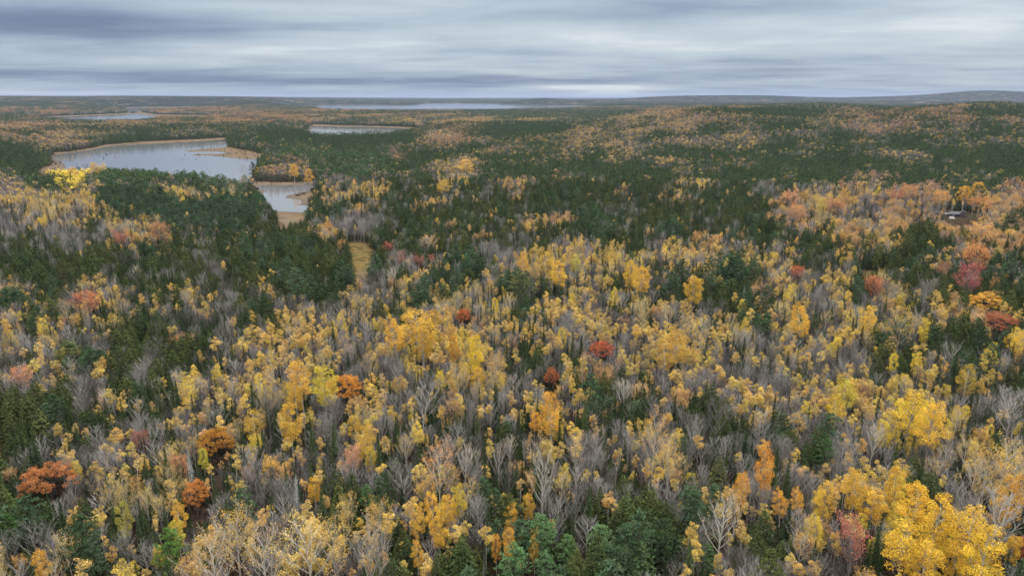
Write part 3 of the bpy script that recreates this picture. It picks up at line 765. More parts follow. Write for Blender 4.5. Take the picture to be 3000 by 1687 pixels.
# ------------------------------------------------------------------ trees that stand out in the photograph: px, py of crown, crown width px, kind, colour, label, short name
RED = (186,72,60)
HEROES = [
 (138,1400,150,'oak',(184,88,42),"big domed rust-orange oak, widest crown in the near lower-left woods","big domed rust-orange oak",.9),
 (630,1285,116,'oak',(200,118,30),"amber-brown domed oak above the thin white birches","amber-brown domed oak",.95),
 (570,1440,82,'oak',(214,108,32),"upright oak, orange on top and yellow below, behind a small spruce","orange-and-yellow upright oak",1.1),
 (1006,1130,108,'oak',(226,128,24),"glowing orange oak touching lime-yellow poplars","glowing orange oak",1.0),
 (1762,1020,78,'oak',(196,70,42),"bright brick-red round oak among grey trees in the middle","brick-red round oak",.9),
 (1617,1100,54,'oak',(186,84,50),"small rust-brown round oak behind the tall golden cone","small rust-brown round oak",.9),
 (1357,922,46,'oak',(204,84,38),"small orange-red oak half hidden by buff birches","small orange-red oak",.7),
 (2890,880,106,'oak',(226,146,52),"wide flat-topped orange oak with a pale gap in its crown","wide flat-topped orange oak",.65),
 (2930,938,116,'oak',(170,70,52),"wide dark-red oak with a spruce tip before it","wide dark-red oak",.6),
 (2833,812,64,'maple',(198,72,84),"vivid pink-red twin-lobed maple against dark hemlocks","vivid pink-red maple",1.0),
 (2500,1590,106,'maple',(190,84,78),"large twiggy rose-red maple beside the brightest poplars","large rose-red maple",.9),
 (2998,1605,60,'oak',(200,80,40),"red oak cut by the frame edge near bright poplars",None,1.0),
 (250,893,66,'maple',(200,92,66),"coral-red maple under a pale yellow birch cluster","coral-red maple",.7),
 (468,684,52,'maple',(176,82,56),"russet maple, the rounder of two in the grey slope","rounder russet maple",.9),
 (361,702,52,'maple',(184,86,70),"flat russet maple with a dark spruce at its shoulder","flat russet maple",.6),
 (2335,804,38,'maple',(204,78,48),"small scarlet-orange maple behind the far yellow poplars","small scarlet-orange maple",.8),
 (2562,842,52,'maple',(206,96,62),"salmon-red maple with bare twigs by the dark hemlocks","salmon-red maple",.8),
 (2763,792,30,'maple',(168,88,48),"narrow brown-orange maple alone in dark hemlocks","narrow brown-orange maple",1.2),
 (1140,728,28,'maple',(196,76,62),"little red maple on the edge of the golden marsh",None,.8),
 (1228,770,30,'maple',(172,92,90),"dull purple-red maple below the golden marsh",None,.7),
 (64,1113,54,'maple',(220,150,104),"soft peach maple above the dark hemlock stand","soft peach maple",.9),
 (1030,1352,56,'maple',(204,124,100),"pinkish maple with a red heart at the thicket","pinkish red-hearted maple",1.2),
 (528,1366,50,'maple',(214,128,92),"salmon maple beside the frosted dead spruce",None,.7),
 (413,1293,44,'maple',(186,88,78),"dusky red maple between lemon birches","dusky red maple",1.1),
 (2628,577,30,'maple',(200,66,54),"bright red maple in the pale grove before the cabin","bright red maple near cabin",.8),
 (2665,565,44,'maple',(222,118,62),"orange maple next to the bright red one",None,1.3),
 (2755,585,40,'maple',(232,156,46),"orange-gold maple over the cabin driveway",None,1.4),
 (2828,565,42,'poplar',(226,172,50),"round golden tree on bare forked stems behind the cabin","round golden tree behind cabin",.9),
 (2862,550,46,'poplar',(230,176,54),"golden flat crown joining the round one behind the cabin",None,.6),
 (2870,600,56,'maple',(232,150,50),"orange broad maple by the cabin gable",None,.9),
 (2405,602,38,'poplar',(200,176,70),"olive-yellow ball crown on tall bare white stem","olive-yellow ball-crowned tree",.9),
 (2310,585,50,'maple',(222,146,100),"peach-orange tall maple at the grove's near edge",None,1.5),
 (2445,610,50,'maple',(214,138,90),"peach fan-shaped maple in the pale grove",None,1.0),
 (2335,630,44,'maple',(224,148,70),"orange lower crown under the peach maple",None,.8),
 (2870,690,68,'maple',(234,164,66),"orange-yellow leaning maple among hemlocks below the cabin","orange-yellow leaning maple",1.2),
 (2860,755,64,'maple',(232,158,84),"apricot bushy maple above the pink-red maple",None,.9),
 (1392,1030,62,'poplar',(240,204,18),"vivid lemon-yellow poplar, the brightest crown in the middle","vivid lemon-yellow poplar",1.35),
 (1404,1108,60,'poplar',(216,170,30),"mustard-yellow domed crown under the lemon poplar",None,.9),
 (1330,1020,40,'poplar',(232,166,38),"upright orange-gold crown left by the lemon poplar",None,1.7),
 (1455,1080,52,'sparse',(236,178,70),"open orange-gold crown on visible branches near the lemon poplar",None,1.5),
 (1345,1110,60,'sparse',(232,180,78),"frilly gold crown below and aside the lemon poplar",None,1.2),
 (1615,1208,80,'poplar',(234,172,36),"tall golden cone-shaped poplar with smooth bright crown","tall golden cone-shaped poplar",1.5),
 (1568,1235,40,'poplar',(226,160,40),"orange-gold shoulder crown against the golden cone",None,1.0),
 (2670,1205,110,'poplar',(232,192,36),"large double-domed bright yellow poplar over pale stems","large double-domed yellow poplar",.95),
 (2735,1245,100,'poplar',(234,186,44),"wide yellow poplar merging with the double dome",None,1.1),
 (2478,1152,66,'poplar',(204,186,44),"lime-yellow poplar crown of broad ragged outline","lime-yellow ragged poplar",1.0),
 (2450,1195,62,'poplar',(206,170,34),"olive-gold poplar with a side lobe under the lime one",None,.9),
 (2242,1365,62,'poplar',(236,160,38),"orange-gold pointed poplar with a stem line showing","orange-gold pointed poplar",1.6),
 (2170,1430,56,'poplar',(234,168,52),"gold poplar at the foot of the orange-gold pointed one",None,1.5),
 (2285,1470,54,'poplar',(234,172,36),"gold round crown with two dark spruce tips in it","gold crown with spruce tips",1.1),
 (2335,1465,46,'poplar',(226,168,50),"dull gold round crown beside the spruce-tipped one",None,1.1),
 (2418,1455,68,'poplar',(232,184,50),"yellow broad crown before the bright poplar belt",None,1.2),
 (2498,1430,84,'poplar',(228,180,48),"buff-yellow poplar heading the bright belt from behind",None,1.1),
 (2560,1480,98,'poplar',(236,186,36),"bright poplar forming the near-left shoulder of the belt",None,.9),
 (2625,1425,70,'poplar',(236,188,42),"bright pointed poplar at the belt's upper ridge",None,1.3),
 (2678,1482,100,'poplar',(240,188,34),"bright broad poplar in the belt's ridge, next down",None,1.1),
 (2745,1525,112,'poplar',(240,192,26),"bright poplar where the belt is deepest yellow","deepest-yellow belt poplar",1.1),
 (2640,1590,118,'poplar',(238,190,28),"bright poplar low in the belt, next to rose-red maple","bright poplar by rose maple",1.0),
 (2705,1650,110,'poplar',(238,192,40),"bright poplar at the belt's foot with gaps",None,1.0),
 (2850,1560,110,'poplar',(238,190,26),"huge brilliant poplar, top of the right cluster","huge brilliant poplar",1.3),
 (2875,1630,125,'poplar',(242,196,18),"brilliant yellow poplar lowest in the right cluster",None,1.2),
 (2800,1630,100,'poplar',(240,190,30),"brilliant poplar filling the cluster's inner side",None,1.0),
 (2965,1605,62,'poplar',(232,184,36),"yellow round poplar near the frame edge",None,1.0),
 (2940,1370,110,'sparse',(226,184,74),"wide buff-yellow aspen with pale stems at the edge","wide buff-yellow edge aspen",1.2),
 (2890,1400,80,'sparse',(224,176,80),"buff aspen beside the wide edge aspen",None,1.4),
 (2960,1460,90,'poplar',(214,158,40),"ochre-brown poplar drooping near the frame edge",None,1.2),
 (1225,1520,56,'poplar',(234,182,50),"gold poplar, outermost of the near middle cluster",None,1.3),
 (1265,1492,56,'poplar',(238,186,46),"gold poplar, tallest of the near middle cluster","tallest near-middle gold poplar",1.4),
 (1310,1495,58,'poplar',(236,184,46),"gold poplar on the far flank of the middle cluster",None,1.3),
 (1285,1555,62,'poplar',(230,178,52),"gold poplar low in the middle cluster over white stem",None,1.2),
 (1220,1620,44,'poplar',(234,182,56),"gold poplar beneath the middle cluster by dark firs",None,1.3),
 (1495,1510,50,'poplar',(234,180,52),"gold crown between the round pine and cluster",None,1.2),
 (1495,1590,50,'poplar',(232,176,56),"gold poplar just below the previous crown by pine",None,1.5),
 (1455,1600,40,'poplar',(236,172,46),"orange-gold low crown in the pines",None,1.0),
 (1550,1480,46,'poplar',(232,184,56),"gold crown peeping over the blue-green pine",None,1.0),
 (1565,1605,34,'poplar',(236,186,60),"slim gold twin-topped crown inside the pines",None,1.7),
 (918,1430,46,'poplar',(236,180,30),"compact deep-gold poplar above the half-bare aspens","compact deep-gold poplar",1.2),
 (850,1235,80,'poplar',(228,180,44),"mustard-gold ragged poplar right of the amber oak","mustard-gold ragged poplar",1.1),
 (1038,1250,52,'poplar',(222,178,46),"olive-gold crown, rear one of a stacked pair",None,1.1),
 (1070,1290,60,'poplar',(218,176,48),"olive-gold crown, front one of a stacked pair","front olive-gold stacked crown",1.2),
 (740,1236,66,'poplar',(208,166,52),"dull mustard ball crown behind the amber oak","dull mustard ball crown",.95),
 (365,1515,52,'poplar',(190,178,70),"greenish-yellow narrow poplar in front of grey thickets","greenish-yellow narrow poplar",1.6),
 (595,1343,36,'poplar',(196,184,60),"small lime-green-yellow ball crown near salmon maple","small lime ball crown",.9),
 (945,1130,90,'poplar',(214,190,52),"lime-yellow poplar in front of the glowing orange oak",None,1.1),
 (880,1110,80,'poplar',(236,184,60),"golden ragged poplar beside the lime one",None,1.1),
 (860,1160,60,'poplar',(206,160,44),"brown-gold poplar under the golden ragged one",None,1.2),
 (120,1650,56,'poplar',(234,178,58),"gold twin-topped poplar low in the near corner","gold twin-topped corner poplar",1.2),
 (525,1510,54,'poplar',(234,180,50),"gold poplar at the foot of the upright oak",None,1.0),
 (520,1560,56,'poplar',(206,186,60),"olive-lime poplar behind the bright green pine",None,1.1),
 (1215,955,130,'poplar',(214,168,48),"mustard poplar, middle of a wide olive-gold grove","middle mustard grove poplar",.8),
 (1155,975,70,'poplar',(228,174,40),"gold poplar at the outer side of the olive-gold grove",None,1.2),
 (1275,940,54,'poplar',(206,162,40),"dark mustard dome at the grove's far corner",None,.9),
 (1240,1000,80,'poplar',(212,166,46),"mustard poplar at the grove's near corner",None,1.0),
 (1980,1010,90,'poplar',(212,168,58),"dull ochre poplar, big soft crown over bare trees","dull ochre soft-crowned poplar",1.1),
 (1945,1040,60,'poplar',(206,162,60),"ochre poplar in front of the soft-crowned one",None,1.1),
 (1600,770,64,'poplar',(222,182,58),"lemon-gold poplar behind the tall blue-green pine",None,.9),
 (1640,800,60,'poplar',(230,184,58),"gold poplar next along behind the tall pine",None,.9),
 (1535,770,50,'poplar',(228,172,56),"gold poplar just behind the tall pine's top",None,1.1),
 (1690,770,44,'poplar',(196,180,66),"lime-olive poplar in the far yellow row","lime-olive poplar in row",.9),
 (1880,820,60,'poplar',(228,178,52),"gold poplar of the right-hand far cluster",None,1.0),
 (1845,800,50,'poplar',(232,188,50),"lemon poplar topping the right-hand far cluster","lemon poplar topping far cluster",1.2),
 (2030,850,70,'poplar',(222,178,50),"yellow-gold poplar beyond the young dark hemlocks",None,1.0),
 (2640,960,70,'sparse',(236,194,60),"bright open-crowned aspen amid dark hemlocks","bright open-crowned aspen",1.0),
 (2550,940,66,'poplar',(234,188,44),"lemon-gold poplar over pale leaning stems",None,1.1),
 (2345,935,64,'poplar',(232,176,40),"gold-orange pointed poplar by dark hemlocks","gold-orange pointed far poplar",1.2),
 (2990,1000,50,'poplar',(232,190,50),"yellow poplar cut by the edge above the hemlocks",None,1.0),
 (2835,1110,60,'poplar',(206,172,50),"olive-gold poplar between grey thickets",None,1.2),
 (2960,1000,44,'poplar',(236,196,52),"bright yellow flat crown among dark hemlocks",None,.7),
 (905,1610,150,'sparse',(222,186,96),"tallest half-bare aspen with pale twigs and sparse gold leaves","tallest half-bare aspen",1.5),
 (975,1620,110,'sparse',(228,184,84),"half-bare aspen shoulder to shoulder with the tallest",None,1.5),
 (690,1570,110,'sparse',(228,182,76),"half-bare aspen, gold top and whitish twigs","gold-topped half-bare aspen",1.2),
 (620,1640,120,'sparse',(218,176,100),"half-bare aspen with pinkish twigs near the frame bottom",None,1.2),
 (770,1640,110,'sparse',(216,180,110),"half-bare aspen with almost no leaves between the gold ones",None,1.2),
 (1115,1540,80,'sparse',(230,182,70),"gold-topped aspen over white branching stems","gold-topped white-stemmed aspen",1.4),
 (1075,1620,100,'white',(220,170,110),"white bare aspen spreading beneath the gold-topped one",None,1.3),
 (1020,1500,50,'sparse',(230,186,90),"narrow buff-gold aspen at the dark fir edge",None,1.8),
 (1285,1375,90,'sparse',(234,164,86),"peach-orange airy crown above the middle gold cluster","peach-orange airy crown",1.2),
 (1255,1430,70,'sparse',(230,176,80),"buff-gold airy crown below the peach one",None,1.0),
 (1915,1290,70,'sparse',(236,176,64),"orange-gold airy crown with long bare stem","orange-gold airy crown",1.5),
 (1960,1350,70,'sparse',(234,182,80),"buff-gold airy crown in front of the orange-gold one",None,1.3),
 (2155,1490,60,'sparse',(230,180,76),"buff airy crown behind the white bare tree",None,1.3),
 (2050,975,60,'white',(230,196,120),"pale cream aspen, nearly bare, first of a pair",None,1.3),
 (2015,960,50,'white',(228,190,120),"pale cream aspen, nearly bare, second of a pair",None,1.4),
 (1525,832,82,'pine',(66,104,76),"tall blue-green pine alone among yellow trees","tall blue-green pine",1.0),
 (1490,1488,92,'pine',(54,86,54),"round dense dark-green pine by the gold cluster","round dense dark pine",.75),
 (500,1600,92,'pine',(86,128,66),"bright grass-green pine under the lime poplar","bright grass-green pine",1.0),
 (1075,1452,50,'pine',(84,126,86),"small fresh-green pine above the half-bare aspens","small fresh-green pine",.9),
 (1585,1555,112,'pine',(88,128,96),"broad blue-green pine with layered soft boughs","broad blue-green layered pine",.8),
 (1510,1640,100,'pine',(90,132,98),"blue-green pine lowest in the near pine group",None,.8),
 (1665,1605,66,'pine',(88,126,92),"blue-green slender pine inside the near pine group",None,.9),
 (1760,1570,76,'pine',(98,138,106),"pale blue-green pine, upper of the right pine pair","upper pale blue-green pine",.9),
 (1878,1630,76,'pine',(104,144,108),"palest blue-green pine near the frame bottom","palest blue-green pine",.9),
 (1600,1660,80,'pine',(86,124,96),"blue-green pine squeezed by the frame bottom",None,.8),
 (2418,1318,56,'pine',(76,116,76),"fresh green pine against a grey thicket","fresh green thicket pine",1.0),
 (2388,1285,46,'hemlock',(62,90,52),"olive hemlock just behind the fresh green pine",None,1.0),
 (2075,1630,56,'pine',(92,132,92),"soft green pine near bare whitish shrubs",None,.9),
 (2104,1385,80,'hemlock',(66,88,46),"olive-green cone hemlock between orange birches","olive-green cone hemlock",.8),
 (2715,1440,106,'hemlock',(50,76,42),"great dark cone hemlock behind the bright poplars","great dark cone hemlock",.8),
 (2965,1105,70,'hemlock',(46,66,40),"black-green rounded hemlock over grey thickets","black-green rounded hemlock",.7),
 (2575,1075,56,'hemlock',(44,64,40),"dark hemlock alone above grey thickets","lone dark hemlock",.7),
 (83,1200,62,'hemlock',(58,86,44),"pointed bright-olive hemlock before the dark stand","pointed bright-olive hemlock",1.0),
 (202,1028,86,'pine',(64,104,70),"flat-topped spreading pine between yellow clusters","flat-topped spreading pine",.55),
 (25,1540,80,'pine',(70,112,60),"green bushy pine at the near frame edge",None,.8),
 (155,900,50,'pine',(66,102,60),"mid-green pine beside the coral maple",None,.8),
 (2238,895,50,'pine',(66,98,72),"grey-green pine closing the young hemlock stand","grey-green pine",.9),
 (2210,810,42,'pine',(64,96,72),"grey-green pine behind the hemlock stand",None,1.0),
 (185,790,48,'pine',(56,84,58),"tall tiered dark pine above the gold birches","tall tiered dark pine",1.3),
 (1745,620,26,'pine',(70,118,86),"tall blue-green pine rising from the far dark wood","blue-green pine in far wood",1.2),
 (2965,645,60,'pine',(52,84,60),"layered dark-green pine at the right edge of the grove",None,.8),
 (1300,545,46,'poplar',(216,176,66),"yellow clump in the far dark wood",None,.7),
 (1365,485,52,'poplar',(224,178,72),"far yellow poplar clump among dark conifers",None,.8),
 (1255,710,44,'sparse',(228,170,76),"flat buff-orange crown near the golden marsh","flat buff-orange marsh crown",.7),
 (215,508,34,'poplar',(210,168,84),"gold round crown on the lake shore, outer",None,.9),
 (275,496,34,'poplar',(220,176,78),"yellow crown on the lake shore, middle","yellow lake-shore crown",1.1),
 (305,494,26,'poplar',(216,176,84),"yellow crown on the lake shore, inner",None,.9),
 (860,500,32,'poplar',(224,170,48),"gold tree on the pond's far bank, outer",None,1.3),
 (905,515,32,'poplar',(224,172,60),"gold tree on the pond's far bank, inner",None,1.2),
 (740,492,22,'pine',(40,58,46),"tall dark jagged pine on the neck between lake and pond","jagged pine on the neck",1.5),
 (714,500,24,'bare',None,"grey leafless tree at the lake's near corner",None,1.3),
 (960,508,16,'maple',(196,84,90),"tiny pink-red maple at the pond's inner bank",None,1.0),
 (730,550,30,'hemlock',(34,54,36),"dark low conifer clump on the pond point",None,.8),
 (555,1368,30,'snag',None,"frosted grey dead spruce near the salmon maple","frosted dead spruce",1.2),
 (870,1450,34,'snag',None,"silver-grey dead spruce behind the tallest half-bare aspen",None,1.1),
 (1417,1668,16,'snag',None,"pale dead spruce tip at the frame bottom",None,1.3),
 (2113,1530,98,'white',(228,180,110),"white spreading bare tree, biggest white skeleton","white spreading bare tree",.95),
 (1360,1345,44,'white',(220,170,110),"white bare birch, right one behind the peach crown","white bare birch",1.5),
 (1308,1320,44,'white',(226,170,110),"whitish bare birch directly over the peach crown",None,1.3),
 (1460,1345,44,'white',(220,170,110),"white forked bare birch in the grey centre","white forked bare birch",1.4),
 (1495,1310,36,'white',(220,170,110),"small white bare birch tip behind the forked one",None,1.1),
 (1590,1390,84,'white',(226,180,110),"cream bare birch with one gold patch beside","cream bare birch",1.3),
 (1690,1335,80,'white',(220,170,110),"pale bare tree crossed by a leaning pole",None,1.0),
 (2560,1290,50,'white',(210,160,130),"pinkish-white bare tree behind the buff row",None,1.3),
 (2990,1480,60,'bare',None,"grey arching bare tree beside the ochre edge poplar",None,1.0),
 (2480,1650,120,'bare',None,"dense grey bare crown filling the frame bottom below rose maple",None,1.0),
 (100,1580,110,'bare',None,"wide grey fan-shaped bare tree in the near corner","wide grey fan-shaped tree",.9),
 (265,1425,70,'bare',None,"silver feathery bare tree beside the big domed oak",None,.9),
 (1245,1170,90,'bare',None,"tall grey fan of bare branches below the olive grove","tall grey fan tree",1.2),
 (1490,1400,80,'bare',None,"large grey bare tree in the centre thicket",None,1.3),
 (2095,1215,76,'bare',None,"silver-grey oval bare crown among spruces","silver-grey oval bare crown",1.2),
 (2960,1200,100,'bare',None,"wide soft-grey bare crown near the right edge","wide soft-grey edge crown",.9),
 (2920,1520,120,'bare',None,"grey arching bare tree behind the brilliant poplars",None,.9),
 (410,1310,0,'bare',None,"",None,1.0),
]
HEROES = [h for h in HEROES if h[2] > 0]
hero_rec = []
for (px, py, w, kind, tint, label, short, asp) in HEROES:
    pr = PROTO[kind]; vi = int(rng.integers(0, len(pr))); hw, cz, H = pr[vi][3:6]
    sxy = sz = 1.0; zt = 0.0
    for _ in range(6):
        x, y = unproj(px, py, zt + cz * sz)
        f = y * cp - (zt + cz * sz - CAM_H) * sp
        zt = float(ground(x, y)[0][0])
        sxy = float(w / FPX * f / (2 * hw) * 1.06)
        hi = 27.0 if y > 700 else 22.0
        sz = float(np.clip(sxy * asp, 11.0 / H, hi / H))
    hero_rec.append(dict(px=px, py=py, w=w, kind=kind, tint=tint, label=label, short=short, x=float(x), y=float(y), z=zt, sxy=sxy, sz=sz, vi=vi, f=float(f), h=(sz * H)))

# ------------------------------------------------------------------ single trees out to 780 m
gx, gy = grid(2.5, 62, 780, 43, .46, 11, 30)
gz, gw, gm_ = ground(gx, gy)
P2 = np.stack([gx, gy], -1)
ok = (gm_ > 2.0) & (sdist(P2, meadow_polys) > 1.0) & ((sdist(P2, clear_poly) > 0) | (np.random.default_rng(2).uniform(size=len(gx)) < .22))
gx, gy, gz, gmm = gx[ok], gy[ok], gz[ok], gm_[ok]
N = len(gx)
rg = np.random.default_rng(21)
hp, vp, _ = proj(gx, gy, gz + 11.0)
ch = stand(hp + rg.normal(0, 13, N), vp + rg.normal(0, 11, N))
kinds = np.empty(N, object); u = rg.uniform(size=N)
clus = .5 + .5 * np.sin(gx * .13 + 2 * np.sin(gy * .07)) * np.sin(gy * .11 + 1.7 * np.sin(gx * .05))
u = np.clip(u * .8 + clus * .2 + rg.uniform(-.1, .1, N), 0, .9999)
fld = waves(gx, gy, 48) * .45 + waves(gy + 80, gx, 130) * .45 + rg.normal(0, .55, N)
rk = np.empty(N); rk[np.argsort(fld)] = (np.arange(N) + .5) / N
for k, mx in MIX.items():
    s_ = ch == ord(k)
    if not s_.any(): continue
    pr_ = np.cumsum([p for _, p in mx]); pr_ = pr_ / pr_[-1]
    kinds[s_] = np.array([n for n, _ in mx], object)[np.minimum(np.searchsorted(pr_, rk[s_]), len(mx) - 1)]
kinds = np.array([k if k else 'bare' for k in kinds], object)
size = rg.lognormal(0, .16, N)
sxy = size * rg.uniform(.85, 1.15, N); sz = size * rg.uniform(.9, 1.12, N)
dist = np.hypot(gx, gy)
grow = .71 + .09 * S(dist, 350, 780)
sxy *= grow; sz *= grow * 1.04
s_ = kinds == 'hemlock'; sxy[s_] *= 1.22; sz[s_] *= .80
s_ = kinds == 'birch'; sxy[s_] *= 1.12; sz[s_] *= .96
s_ = kinds == 'spruce'; sxy[s_] *= .92; sz[s_] *= 1.14
s_ = (kinds == 'poplar') | (kinds == 'sparse'); sxy[s_] *= .76; sz[s_] *= .9
sm = ch == ord('s')
for k, a, b_ in (('spruce', .62, 1.12), ('hemlock', .75, 1.3), ('birch', .78, 1.12), ('bare', .62, .95), ('poplar', .75, 1.05), ('pine', .75, 1.0), ('maple', .65, .95)):
    s_ = kinds == k; f_ = rg.uniform(a, b_, s_.sum()); sxy[s_] *= f_; sz[s_] *= f_
sxy[(kinds == 'spruce') & sm] *= .8
edge = S(gmm, 0, 12) * .4 + .6
sz *= edge; sxy *= edge
tint = np.zeros((N, 3)); vi = np.zeros(N, int); czh = np.zeros(N); hws = np.zeros(N); Hs = np.zeros(N)
redm = kinds == 'red'
for k in set(kinds):
    s_ = kinds == k
    tint[s_] = tints(k, s_.sum(), rg)
kinds[redm] = 'maple'
for k in set(kinds):
    s_ = kinds == k; n = s_.sum()
    vi[s_] = rg.integers(0, len(PROTO[k]), n)
    q = np.array([p[3:6] for p in PROTO[k]])[vi[s_]]
    hws[s_], czh[s_], Hs[s_] = q[:, 0], q[:, 1], q[:, 2]
# warmer, more orange stands ('o','O') give their birches an orange leaf
orr = (kinds == 'birch') & (ch == ord('O'))
tint[orr] = tints('maple', orr.sum(), rg)
# make room round the trees placed one by one
cpx, cpy, cf = proj(gx, gy, gz + czh * sz)
keep = np.ones(N, bool)
halfpx = hws * sxy / cf * FPX
hpx = Hs * sz * .35 / cf * FPX
for h in hero_rec:
    rx, ry = h['w'] * .46 + halfpx * .5, h['w'] * .46 * min(1.6, max(.6, h['sz'] / h['sxy'])) + hpx * .5
    front = (gy < h['y'] + 1.0) & (((cpx - h['px']) / rx) ** 2 + ((cpy - h['py']) / ry) ** 2 < 1)
    near = np.hypot(gx - h['x'], gy - h['y']) < max(1.6, .45 * h['w'] / FPX * h['f'] * .8)
    keep &= ~(front | near)
HOUSE_PX = (2812, 632)
fr = (np.abs(cpx - 2812) < 38 + halfpx) & (cpy > 600) & (cpy < 655 + hpx) & (gy < 705)
keep &= ~fr
thin = (kinds == 'hemlock') & (rg.uniform(size=N) < .42)
keep &= ~thin
idx = np.nonzero(keep)[0]
arr = [a[idx] for a in (gx, gy, gz, sxy, sz, vi, dist, cpx, cpy, cf, halfpx, hpx, Hs)]
gx, gy, gz, sxy, sz, vi, dist, cpx, cpy, cf, halfpx, hpx, Hs = arr
kinds = kinds[idx]; tint = tint[idx]; N = len(gx)
rotz = rg.uniform(0, 2 * math.pi, N)

# which single trees show largest: paint crowns near to far on a coarse grid
occ = np.zeros((172, 300), bool)
vis = np.zeros(N)
order = np.argsort(dist)
for h in sorted(hero_rec, key=lambda q: q['f']):
    pass
ev = [(d_, 0, i) for d_, i in zip(dist[order[:9000]], order[:9000])] + [(math.hypot(h['x'], h['y']), 1, j) for j, h in enumerate(hero_rec)]
ev.sort()
for d_, t_, i in ev:
    if t_ == 0: x, y, a, b_, solid = cpx[i], cpy[i], halfpx[i], hpx[i], kinds[i] not in ('bare', 'white', 'snag')
    else:
        h = hero_rec[i]; x, y, a, b_ = h['px'], h['py'], h['w'] / 2, h['w'] / 2; solid = h['kind'] not in ('bare', 'white', 'snag')
    x0, x1 = int(max(0, (x - a) / 10)), int(min(300, (x + a) / 10 + 1)); y0, y1 = int(max(0, (y - b_) / 10)), int(min(169, (y + b_) / 10 + 1))
    if x1 <= x0 or y1 <= y0: continue
    cell = occ[y0:y1, x0:x1]
    if t_ == 0: vis[i] = (~cell).mean()
    yy, xx = np.mgrid[y0:y1, x0:x1]
    e = (((xx + .5) * 10 - x) / max(a, 1)) ** 2 + (((yy + .5) * 10 - y) / max(b_, 1)) ** 2 < (.8 if solid else .25)
    cell |= e
show = halfpx * np.sqrt(np.maximum(vis, 0)) * ((cpx > 5) & (cpx < 2995) & (cpy < 1690) & (vis > .3))
LIMIT = {'birch': 290, 'bare': 270, 'spruce': 285, 'hemlock': 285, 'poplar': 150, 'maple': 250, 'pine': 150, 'white': 100, 'sparse': 150, 'oak': 50, 'snag': 60}
single = np.zeros(N, bool)
for k, lim in LIMIT.items():
    s_ = np.nonzero((kinds == k) & (show > 0))[0]
    lim -= sum(1 for h in hero_rec if h['kind'] == k)
    s_ = s_[np.argsort(-show[s_])][:max(lim, 0)]
    single[s_] = True

# ------------------------------------------------------------------ the individual trees
def one_tree(kind, vi_, x, y, z, rot, a, b, tint_, label, group):
    tm, cm, jm = PROTO[kind][vi_][:3]; nm, cat, word = KIND[kind][3:6]
    root = bpy.data.objects.new(nm, None); COL.objects.link(root)
    root.location = (x, y, z - .15); root.rotation_euler = (0, 0, rot); root.scale = (a, a, b)
    root.empty_display_size = 1
    root['label'] = label; root['category'] = cat; root['group'] = group
    t = bpy.data.objects.new("trunk", tm); COL.objects.link(t); t.parent = root
    if cm is not None:
        c = bpy.data.objects.new("crown", cm); COL.objects.link(c); c.parent = root
        if tint_ is not None: c['tint'] = tuple(float(q) for q in tint_)
    return root
GROUP = {'birch': 'yellow birches of the near woods', 'poplar': 'golden poplars', 'bare': 'leafless grey trees', 'white': 'pale leafless trees',
         'maple': 'orange and red maples', 'sparse': 'half-bare aspens', 'oak': 'rust and orange oaks', 'spruce': 'narrow spruces',
         'hemlock': 'dark dense hemlocks', 'pine': 'soft green pines', 'snag': 'dead grey spruces'}
for h in hero_rec:
    q_ = h['tint'] or (150, 140, 120)
    if q_[1] < 110: q_ = tuple(.78 * a + .22 * b for a, b in zip(q_, (186, 130, 96)))
    if h['kind'] == 'pine': q_ = (q_[0] * 1.0, q_[1] * .92, q_[2] * .76)
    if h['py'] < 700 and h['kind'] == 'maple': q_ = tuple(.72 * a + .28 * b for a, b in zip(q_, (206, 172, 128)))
    if q_[0] > 1.5 * q_[1]: q_ = (q_[0], q_[1] * 1.12 + 6, q_[2] * 1.05 + 4)
    tt = lin(q_)
    one_tree(h['kind'], h['vi'], h['x'], h['y'], h['z'], float(rng.uniform(0, 6.28)), h['sxy'], h['sz'], tt, h['label'], GROUP[h['kind']])
marks = [h for h in hero_rec if h['short']]
mp_ = np.array([(h['px'], h['py']) for h in marks], float)
def shade(kind, t):
    s = [((12.92 * v) if v < .0031308 else 1.055 * v ** (1 / 2.4) - .055) * 255 for v in t]
    r_, g_, b_ = s
    if kind in ('spruce', 'hemlock', 'pine'):
        return 'olive-green' if r_ > .86 * g_ else ('blue-green' if b_ > .78 * g_ and kind == 'pine' else ('mid-green' if g_ > 72 else 'dark green'))
    q = g_ / max(r_, 1); w_ = b_ / max(r_, 1)
    if q < .52: return 'red'
    if q < .66: return 'orange' if w_ < .4 else 'salmon'
    if q < .74: return 'orange-gold' if w_ < .36 else 'peach'
    if r_ < 205: return 'dull gold'
    return 'golden' if w_ < .3 else ('yellow' if w_ < .37 else 'buff-yellow')
def ordn(n): return "%d%s" % (n, 'th' if 10 <= n % 100 <= 20 else {1: 'st', 2: 'nd', 3: 'rd'}.get(n % 10, 'th'))
buckets = {}
for i in np.nonzero(single)[0]:
    dv = np.array([cpx[i], cpy[i]]) - mp_; dd = np.hypot(dv[:, 0], dv[:, 1] * 1.3); j = int(np.argmin(dd))
    dx, dy = dv[j]
    rel = ('right of' if dx > 0 else 'left of') if abs(dx) > 1.1 * abs(dy) else ('in front of' if dy > 0 else 'behind')
    buckets.setdefault((j, rel, KIND[kinds[i]][5]), []).append((dd[j], i))
